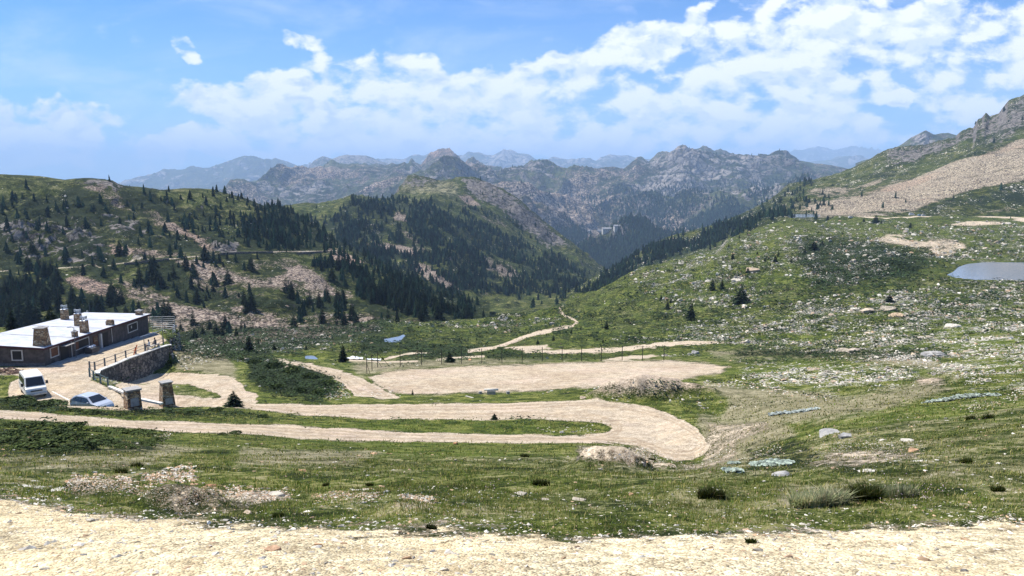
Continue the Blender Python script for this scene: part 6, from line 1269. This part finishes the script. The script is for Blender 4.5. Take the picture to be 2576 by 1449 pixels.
# ---- vehicles
def body(profile, wl, wu, zl, zu, mat, name, parent, bev=.05, xt=None):
    """side profile (x, z) extruded across, narrowing above the waist"""
    def hw(x, z):
        k = min(1, max(0, (z-zl)/(zu-zl))); h = wl+(wu-wl)*k*k
        if xt: h *= 1-.10*max(0, (abs(x)-xt)/(.5))
        return h
    n_ = len(profile); V = [(x, hw(x, z), z) for x, z in profile]+[(x, -hw(x, z), z) for x, z in profile]
    m = MB(); m.add(V, [tuple(range(n_)), tuple(range(n_, 2*n_))[::-1]]+[(i, n_+i, n_+(i+1) % n_, (i+1) % n_) for i in range(n_)]); o = m.build(name, mat, parent, bevel=bev)
    for p in o.data.polygons: p.use_smooth = False
    return o, hw
def side_panel(pts, hw, s_, th=.02, off=.006): return [(x, s_*(hw(x, z)+off), z) for x, z in pts]
def wheels(root, xs, hw_, r_, w_=.19):
    for x in xs:
        for s_ in (-1, 1):
            m = MB(); m.tube((x, s_*(hw_-w_), r_), (x, s_*hw_, r_), r_, n=20); w2 = m.build('wheel', M_rubber, root, bevel=.02); m = MB(); m.tube((x, s_*(hw_-.02), r_), (x, s_*(hw_+.015), r_), r_*.6, n=14); m.build('rim', M_rim, w2)
def make_van(loc, rz, label, cat='van', paint=None, group=None):
    paint = paint or M_vanp; t = empty('van', loc, rz, label=label, cat=cat, group=group)
    prof = [(-2.28, .32), (-2.32, .9), (-2.28, 1.5), (-2.12, 1.98), (-1.6, 2.04), (.85, 2.04), (1.15, 1.97), (1.86, 1.14), (2.18, 1.0), (2.28, .78), (2.28, .34)]
    b_, hw = body(prof, .86, .74, .9, 2.04, paint, 'body', t)
    m = MB(); m.quad([(1.24, -.66, 1.90), (1.24, .66, 1.90), (1.84, .76, 1.20), (1.84, -.76, 1.20)], .03); m.build('windscreen', M_glass, t)
    for s_ in (-1, 1):
        for pts in ([(.72, 1.24), (1.45, 1.24), (1.05, 1.80), (.72, 1.80)], [(-.45, 1.26), (.58, 1.26), (.58, 1.80), (-.45, 1.80)], [(-1.95, 1.26), (-.62, 1.26), (-.62, 1.80), (-1.88, 1.80)]):
            m = MB(); m.quad(side_panel(pts, hw, s_), .02); m.build('side_window', M_glass, t)
        m = MB(); m.quad(side_panel([(-2.2, .92), (1.95, .92), (1.95, .86), (-2.2, .86)], hw, s_), .012); m.build('stripe', M_post, t)
        m = MB(); m.quad([(2.30, s_*.50, .70), (2.30, s_*.78, .70), (2.25, s_*.78, .86), (2.25, s_*.50, .86)], .04); m.build('headlight', M_lamp, t)
        m = MB(); m.box((1.42, s_*1.02, 1.32), (.10, .20, .30)); m.tube((1.5, s_*.8, 1.25), (1.44, s_*.98, 1.3), .02); m.build('wing_mirror', M_plastic, t)
        m = MB(); m.quad([(-2.335, s_*.62, .95), (-2.335, s_*.80, .95), (-2.32, s_*.80, 1.35), (-2.32, s_*.62, 1.35)], .03); m.build('tail_light', M_red, t)
    m = MB(); m.quad([(2.305, -.48, .72), (2.305, .48, .72), (2.265, .48, .84), (2.265, -.48, .84)], .03); m.build('grille', M_plastic, t)
    m = MB(); m.box((2.33, 0, .47), (.16, 1.72, .20)); bp = m.build('bumper', M_white, t, bevel=.03); m = MB(); m.box((2.42, 0, .48), (.02, .42, .11)); m.build('number_plate', M_plate, bp)
    m = MB(); m.quad([(-2.33, -.62, 1.25), (-2.33, .62, 1.25), (-2.24, .58, 1.78), (-2.24, -.58, 1.78)], .03); m.build('rear_window', M_glass, t)
    m = MB(); [m.box((-1.5+.55*i, 0, 2.05), (.04, 1.3, .02)) for i in range(5)]; m.build('roof_rib', paint, t)
    wheels(t, (-1.35, 1.45), .84, .31); return t
def make_car(loc, rz, label, paint, group=None):
    t = empty('car', loc, rz, label=label, cat='car', group=group)
    prof = [(-1.82, .28), (-1.90, .62), (-1.84, .92), (-1.70, 1.06), (-1.42, 1.38), (-1.05, 1.49), (-.35, 1.52), (.25, 1.46), (1.02, .99), (1.58, .86), (1.82, .70), (1.90, .50), (1.86, .26)]
    b_, hw = body(prof, .84, .60, .85, 1.52, paint, 'body', t, .05, 1.3)
    m = MB(); m.quad([(.30, -.55, 1.44), (.30, .55, 1.44), (.98, .70, 1.03), (.98, -.70, 1.03)], .03); m.build('windscreen', M_glass, t)
    m = MB(); m.quad([(-1.70, -.60, 1.10), (-1.70, .60, 1.10), (-1.43, .53, 1.38), (-1.43, -.53, 1.38)], .03); m.build('rear_window', M_glass, t)
    for s_ in (-1, 1):
        for pts in ([(-.28, .98), (.82, .98), (.30, 1.36), (-.28, 1.42)], [(-1.18, 1.0), (-.36, .98), (-.36, 1.42), (-1.0, 1.38)], [(-1.52, 1.02), (-1.26, 1.0), (-1.10, 1.35), (-1.30, 1.28)]):
            m = MB(); m.quad(side_panel(pts, hw, s_, off=.01), .03); m.build('side_window', M_glass, t)
        m = MB(); m.quad([(1.60, s_*.46, .78), (1.48, s_*.76, .82), (1.70, s_*.76, .62), (1.86, s_*.46, .62)], .05); m.build('headlight', M_lamp, t)
        m = MB(); m.box((.62, s_*.93, 1.02), (.12, .16, .12)); m.build('wing_mirror', paint, t, bevel=.02); m = MB(); m.quad([(-1.88, s_*.58, .85), (-1.80, s_*.80, .85), (-1.68, s_*.74, 1.12), (-1.76, s_*.58, 1.12)], .04); m.build('tail_light', M_red, t)
        m = MB(); m.box((-.2, s_*(.855), .72), (.20, .02, .03)); m.build('door_handle', paint, t)
    m = MB(); m.box((1.88, 0, .42), (.06, 1.1, .14)); m.build('grille', M_plastic, t); wheels(t, (-1.22, 1.22), .83, .30); return t
p = on_terrace(84, 990); make_van((p.x, p.y, float(terr_z(p.x, p.y))), math.radians(-50), 'white van with dark windows parked below the hut')
p = on_plane(233, 1033, T_Z); make_car((p.x, p.y, T_Z), math.radians(-22), 'small silver blue hatchback half hidden by the grass bank', M_carp)
M_cream = simple('cream_paint', (.72, .70, .64), .4); M_skyp = simple('light_blue_paint', (.30, .45, .56), .35, .3)
# vehicles on the far mountain road
for px, py, kd, lab, pt in ((2293, 542, 'v', 'white camper van, leftmost of the vehicles parked on the far mountain road', M_vanp), (2303, 542.5, 'v', 'cream camper van second from the left on the far mountain road', M_cream), (2314, 543, 'c', 'light blue car third from the left on the far mountain road', M_skyp), (2323, 543.5, 'c', 'white car at the right end of the row on the far mountain road', M_vanp), (2140, 548.5, 'c', 'lone white car on the mountain road right of the far pool', M_vanp)):
    p = lay(px, py).hit(px, py)
    (make_van if kd == 'v' else make_car)(p, .12, lab, paint=pt)

# ---- two people at the railing, three by the lake
M_skin = simple('skin', (.42, .25, .17), .6); M_hair = simple('dark_hair', (.02, .016, .013), .7)
def person(loc, rz, label, shirt, legs, group=None):
    t = empty('person', loc, rz, label=label, cat='person', group=group)
    J = {'pelvis': (0, 0, .50), 'belly': (.02, 0, .66), 'chest': (.05, 0, .86), 'neck': (.08, 0, 1.03), 'head': (.12, 0, 1.12), 'crown': (.12, 0, 1.25)}
    E = [('pelvis', 'belly'), ('belly', 'chest'), ('chest', 'neck'), ('neck', 'head'), ('head', 'crown')]; R_ = {'pelvis': .14, 'belly': .13, 'chest': .145, 'neck': .05, 'head': .085, 'crown': .07}
    for s_, k in ((1, 'l'), (-1, 'r')):
        J.update({k+'sh': (.05, s_*.18, .96), k+'el': (.12, s_*.25, .70), k+'wr': (.33, s_*.14, .62), k+'pa': (.40, s_*.12, .60), k+'hip': (.02, s_*.10, .48), k+'kn': (.43, s_*.13, .50), k+'an': (.45, s_*.12, .09), k+'to': (.60, s_*.13, .05)})
        R_.update({k+'sh': .06, k+'el': .045, k+'wr': .03, k+'pa': .035, k+'hip': .10, k+'kn': .065, k+'an': .042, k+'to': .035})
        E += [('chest', k+'sh'), (k+'sh', k+'el'), (k+'el', k+'wr'), (k+'wr', k+'pa'), ('pelvis', k+'hip'), (k+'hip', k+'kn'), (k+'kn', k+'an'), (k+'an', k+'to')]
        for f_ in range(4): J[k+'f%d' % f_] = (.46+.01*(f_ % 3), s_*(.09+.018*f_), .575); R_[k+'f%d' % f_] = .009; E.append((k+'pa', k+'f%d' % f_))
        J[k+'th'] = (.42, s_*.075, .61); R_[k+'th'] = .010; E.append((k+'pa', k+'th'))
    ks = list(J); me = bpy.data.meshes.new('body'); me.from_pydata([J[k] for k in ks], [(ks.index(a), ks.index(b)) for a, b in E], [])
    o = link('body', me, None, t); md = o.modifiers.new('skin', 'SKIN'); md.use_smooth_shade = True
    for i, k in enumerate(ks): me.skin_vertices[0].data[i].radius = (R_[k], R_[k]); me.skin_vertices[0].data[i].use_root = (k == 'pelvis')
    o.modifiers.new('sub', 'SUBSURF').levels = 1; bpy.context.view_layer.update(); dg = bpy.context.evaluated_depsgraph_get(); m2 = bpy.data.meshes.new_from_object(o.evaluated_get(dg)); o.modifiers.clear(); o.data = m2
    m2.materials.clear(); [m2.materials.append(x) for x in (M_skin, shirt, legs)]
    for f in m2.polygons:
        c_ = f.center; f.use_smooth = True
        f.material_index = 2 if (c_.z < .56 and not (c_.z > .54 and c_.x > .3)) else (1 if c_.z < 1.02 and c_.x < .28 else 0)
    m = MB(); V, Fc = hull(40, 41, .105, .10, .12, .6); m.add(V+np.array([.10, 0, 1.22]), [tuple(f) for f in Fc]); m.build('hair', M_hair, t, True); return t
M_sh1 = nmat('white_blue_shirt', (.45, .52, .60), (.66, .70, .74), 6); M_sh2 = nmat('dark_top', (.03, .03, .04), (.07, .06, .08), 6); M_leg = nmat('dark_trousers', (.02, .02, .03), (.04, .04, .05), 6)
t = empty('bench', (0, 0, 0), label='low wooden bench behind the railing that the two people sit on', cat='bench'); a, b = on_terrace(374, 881), on_terrace(400, 872); m = MB(); m.quad([a+Vector((-.25, 0, .42)), b+Vector((-.25, 0, .42)), b+Vector((.15, 0, .42)), a+Vector((.15, 0, .42))], .06); m.build('seat', M_wood, t)
for q in (a, b): m = MB(); m.box((q.x-.05, q.y, q.z+.2), (.3, .08, .4)); m.build('leg', M_wood, t)
p1 = on_terrace(379, 879); person((p1.x-.1, p1.y, p1.z), math.radians(200), 'person in a white and blue top sitting at the railing with dark hair', M_sh1, M_leg)
p1 = on_terrace(394, 874); person((p1.x-.1, p1.y, p1.z), math.radians(170), 'person in dark clothes sitting at the railing right of the one in white', M_sh2, M_leg)
for k, (px, sh_) in enumerate(((2501, M_leg), (2510, M_skin), (2517, M_leg))):
    p = lay(px, 640).hit(px, 640); person(p-Vector((0, 0, .3)), -1.5, ('left', 'middle', 'right')[k]+' one of three tiny people sitting above the far shore of the lake', sh_, M_leg)

# ---- wire fence of the yard
fx = [(923, 940), (936, 933), (950, 924.5), (1007, 921), (1060.5, 918.5), (1111, 917), (1161, 915), (1212, 914), (1262.6, 913), (1313.5, 912), (1364, 910), (1414, 909), (1463, 909), (1512.6, 908), (1565, 907), (1616, 907), (1670, 907)]
fxp = [G0.hit(*q) for q in fx]; t = empty('wire_fence', fxp[2], label='tall wire fence on thin dark posts along the far side of the gravel yard', cat='fence'); o0 = fxp[2]; M_fp = simple('rusty_dark_post', (.035, .028, .024), .8)
for p in fxp: q = p-o0; m = MB(); m.tube(q-Vector((0, 0, .1)), q+Vector((0, 0, 2.25)), .05, n=6); m.build('post', M_fp, t)
m = MB()
for h in (.3, 1.2, 2.1):
    for a, b in zip(fxp[:-1], fxp[1:]): m.tube(a-o0+Vector((0, 0, h)), b-o0+Vector((0, 0, h)), .006, n=3, cap=False)
m.build('wire', M_fp, t); m = MB(); q = fxp[2]-o0
m.tube(q+Vector((0, 0, 2.1)), q+Vector((1.7, .3, 0)), .03, n=5); m.tube(q+Vector((0, 0, 1.0)), q+Vector((.7, -.3, 0)), .03, n=5); q = fxp[0]-o0; m.tube(q+Vector((0, 0, 1.4)), q+Vector((.45, -.2, 0)), .03, n=5); m.build('brace', M_fp, t)
# white sheets on the grass, concrete pipe, plank
def sheet(px, py, w_, d_, rz, label):
    p = G0.hit(px, py); V = []; Fc = []; nx, ny = 10, 5
    for lv in (0, -.03):
        for i in range(nx+1):
            for j in range(ny+1):
                x = (i/nx-.5)*w_*(1-.25*j/ny); y = (j/ny-.5)*d_; X_, Y_ = p.x+x*math.cos(rz)-y*math.sin(rz), p.y+x*math.sin(rz)+y*math.cos(rz); V.append((X_, Y_, G0.height(X_, Y_)+.14+lv+.05*math.sin(i*1.7+j)))
    n1 = (nx+1)*(ny+1); f = lambda i, j, l: l*n1+i*(ny+1)+j
    for i in range(nx):
        for j in range(ny): Fc += [(f(i, j, 0), f(i+1, j, 0), f(i+1, j+1, 0), f(i, j+1, 0)), (f(i, j, 1), f(i, j+1, 1), f(i+1, j+1, 1), f(i+1, j, 1))]
    m = MB(); m.add(V, Fc); tag(m.build('tarpaulin', M_cloth, None, True), label, 'sheet')
sheet(895, 903, 2.6, 4.0, .1, 'white sheet lying on the grass left of the corner of the wire fence'); sheet(942, 905, 2.4, 3.0, .0, 'white sheet lying behind the corner post of the wire fence')
p = G0.hit(1236, 992); t = empty('pipe_bench', p, label='white round pipe resting on blocks at the near edge of the gravel yard', cat='bench'); m = MB(); m.tube((-.75, 0, .5), (.75, .05, .5), .11, n=14); m.build('pipe', M_kerb, t, True); m = MB(); m.box((0, 0, .2), (.9, .4, .42)); m.build('block', M_cap, t, bevel=.02)
for sx, kk in ((-1.15, 0), (1.75, 1)): q = G0.hit(1236+sx*24, 991); m = MB(); m.box((0, 0, .12), (.32, .3, .34), .3); tag(m.build('stone_block', M_cap, None, bevel=.02), 'grey stone block standing '+('left' if kk == 0 else 'right')+' of the white pipe bench', 'block').location = q
p = G0.hit(1181, 1000); m = MB(); m.box((0, 0, .06), (1.1, .18, .05), -.75); tag(m.build('plank', M_wood, None), 'pale wooden plank lying in the grass left of the pipe bench', 'plank').location = p
# ---- dry stone walls along the hillside track
for k, (pts, lab) in enumerate((([(312, 666), (350, 662), (390, 658), (425, 654)], 'dark parapet wall on the hillside track above the hut roof'), ([(553, 640), (600, 638), (640, 637), (687, 636)], 'long dark parapet wall on the hillside track left of the wooded spur'), ([(83, 680), (110, 678), (137, 677)], 'dark parapet wall at the far left of the hillside track'), ([(746, 639), (800, 636), (865, 634)], 'dark parapet wall at the right end of the hillside track'))):
    P_ = [G1.hit(*q) for q in pts]; m = MB()
    for a, b in zip(P_[:-1], P_[1:]): d_ = (b-a).normalized(); q = Vector((-d_.y, d_.x, 0))*.35; m.add([a-q-Vector((0, 0, 1)), b-q-Vector((0, 0, 1)), b+q-Vector((0, 0, 1)), a+q-Vector((0, 0, 1)), a-q+Vector((0, 0, .9)), b-q+Vector((0, 0, .9)), b+q+Vector((0, 0, .9)), a+q+Vector((0, 0, .9))], [(0, 1, 5, 4), (1, 2, 6, 5), (2, 3, 7, 6), (3, 0, 4, 7), (4, 5, 6, 7)])
    tag(m.build('parapet_wall', M_dark_masonry, None), lab, 'wall')
# ---- the sanctuary far down the valley
M_sw = simple('pale_render', (.50, .48, .44), .9); M_sr = simple('slate_roof', (.30, .30, .31), .8)
def far_house(px, py, w_, d_, h, label, rz=0.):
    p = GM.hit(px, py); t = empty('sanctuary_building', p, rz, label=label, cat='building'); m = MB(); m.box((0, 0, h/2-6), (w_, d_, h+12)); m.build('wall', M_sw, t)
    m = MB(); V = [(-w_/2-1, -d_/2-1, h), (w_/2+1, -d_/2-1, h), (w_/2+1, d_/2+1, h), (-w_/2-1, d_/2+1, h), (-w_/2-1, 0, h+d_*.22), (w_/2+1, 0, h+d_*.22)]; m.add(V, [(0, 1, 5, 4), (3, 4, 5, 2), (0, 4, 3), (1, 2, 5), (0, 3, 2, 1)]); m.build('roof', M_sr, t)
    n_ = max(2, int(w_/6))
    for i in range(n_):
        for j in range(max(1, int(h/4))): m = MB(); m.box((-w_/2+(i+.5)*w_/n_, -d_/2-.05, 2+j*4), (1.5, .2, 1.8)); m.build('window', M_glass, t)
far_house(1532, 581, 38, 12, 7, 'largest long white building of the sanctuary far down the valley', .15); far_house(1508, 583, 18, 10, 6, 'smaller white building left of the long sanctuary building'); far_house(1553, 573, 20, 10, 6, 'white building up the slope right of the long sanctuary building', .3); far_house(1482, 584, 12, 9, 6, 'small lone house left of the sanctuary buildings')
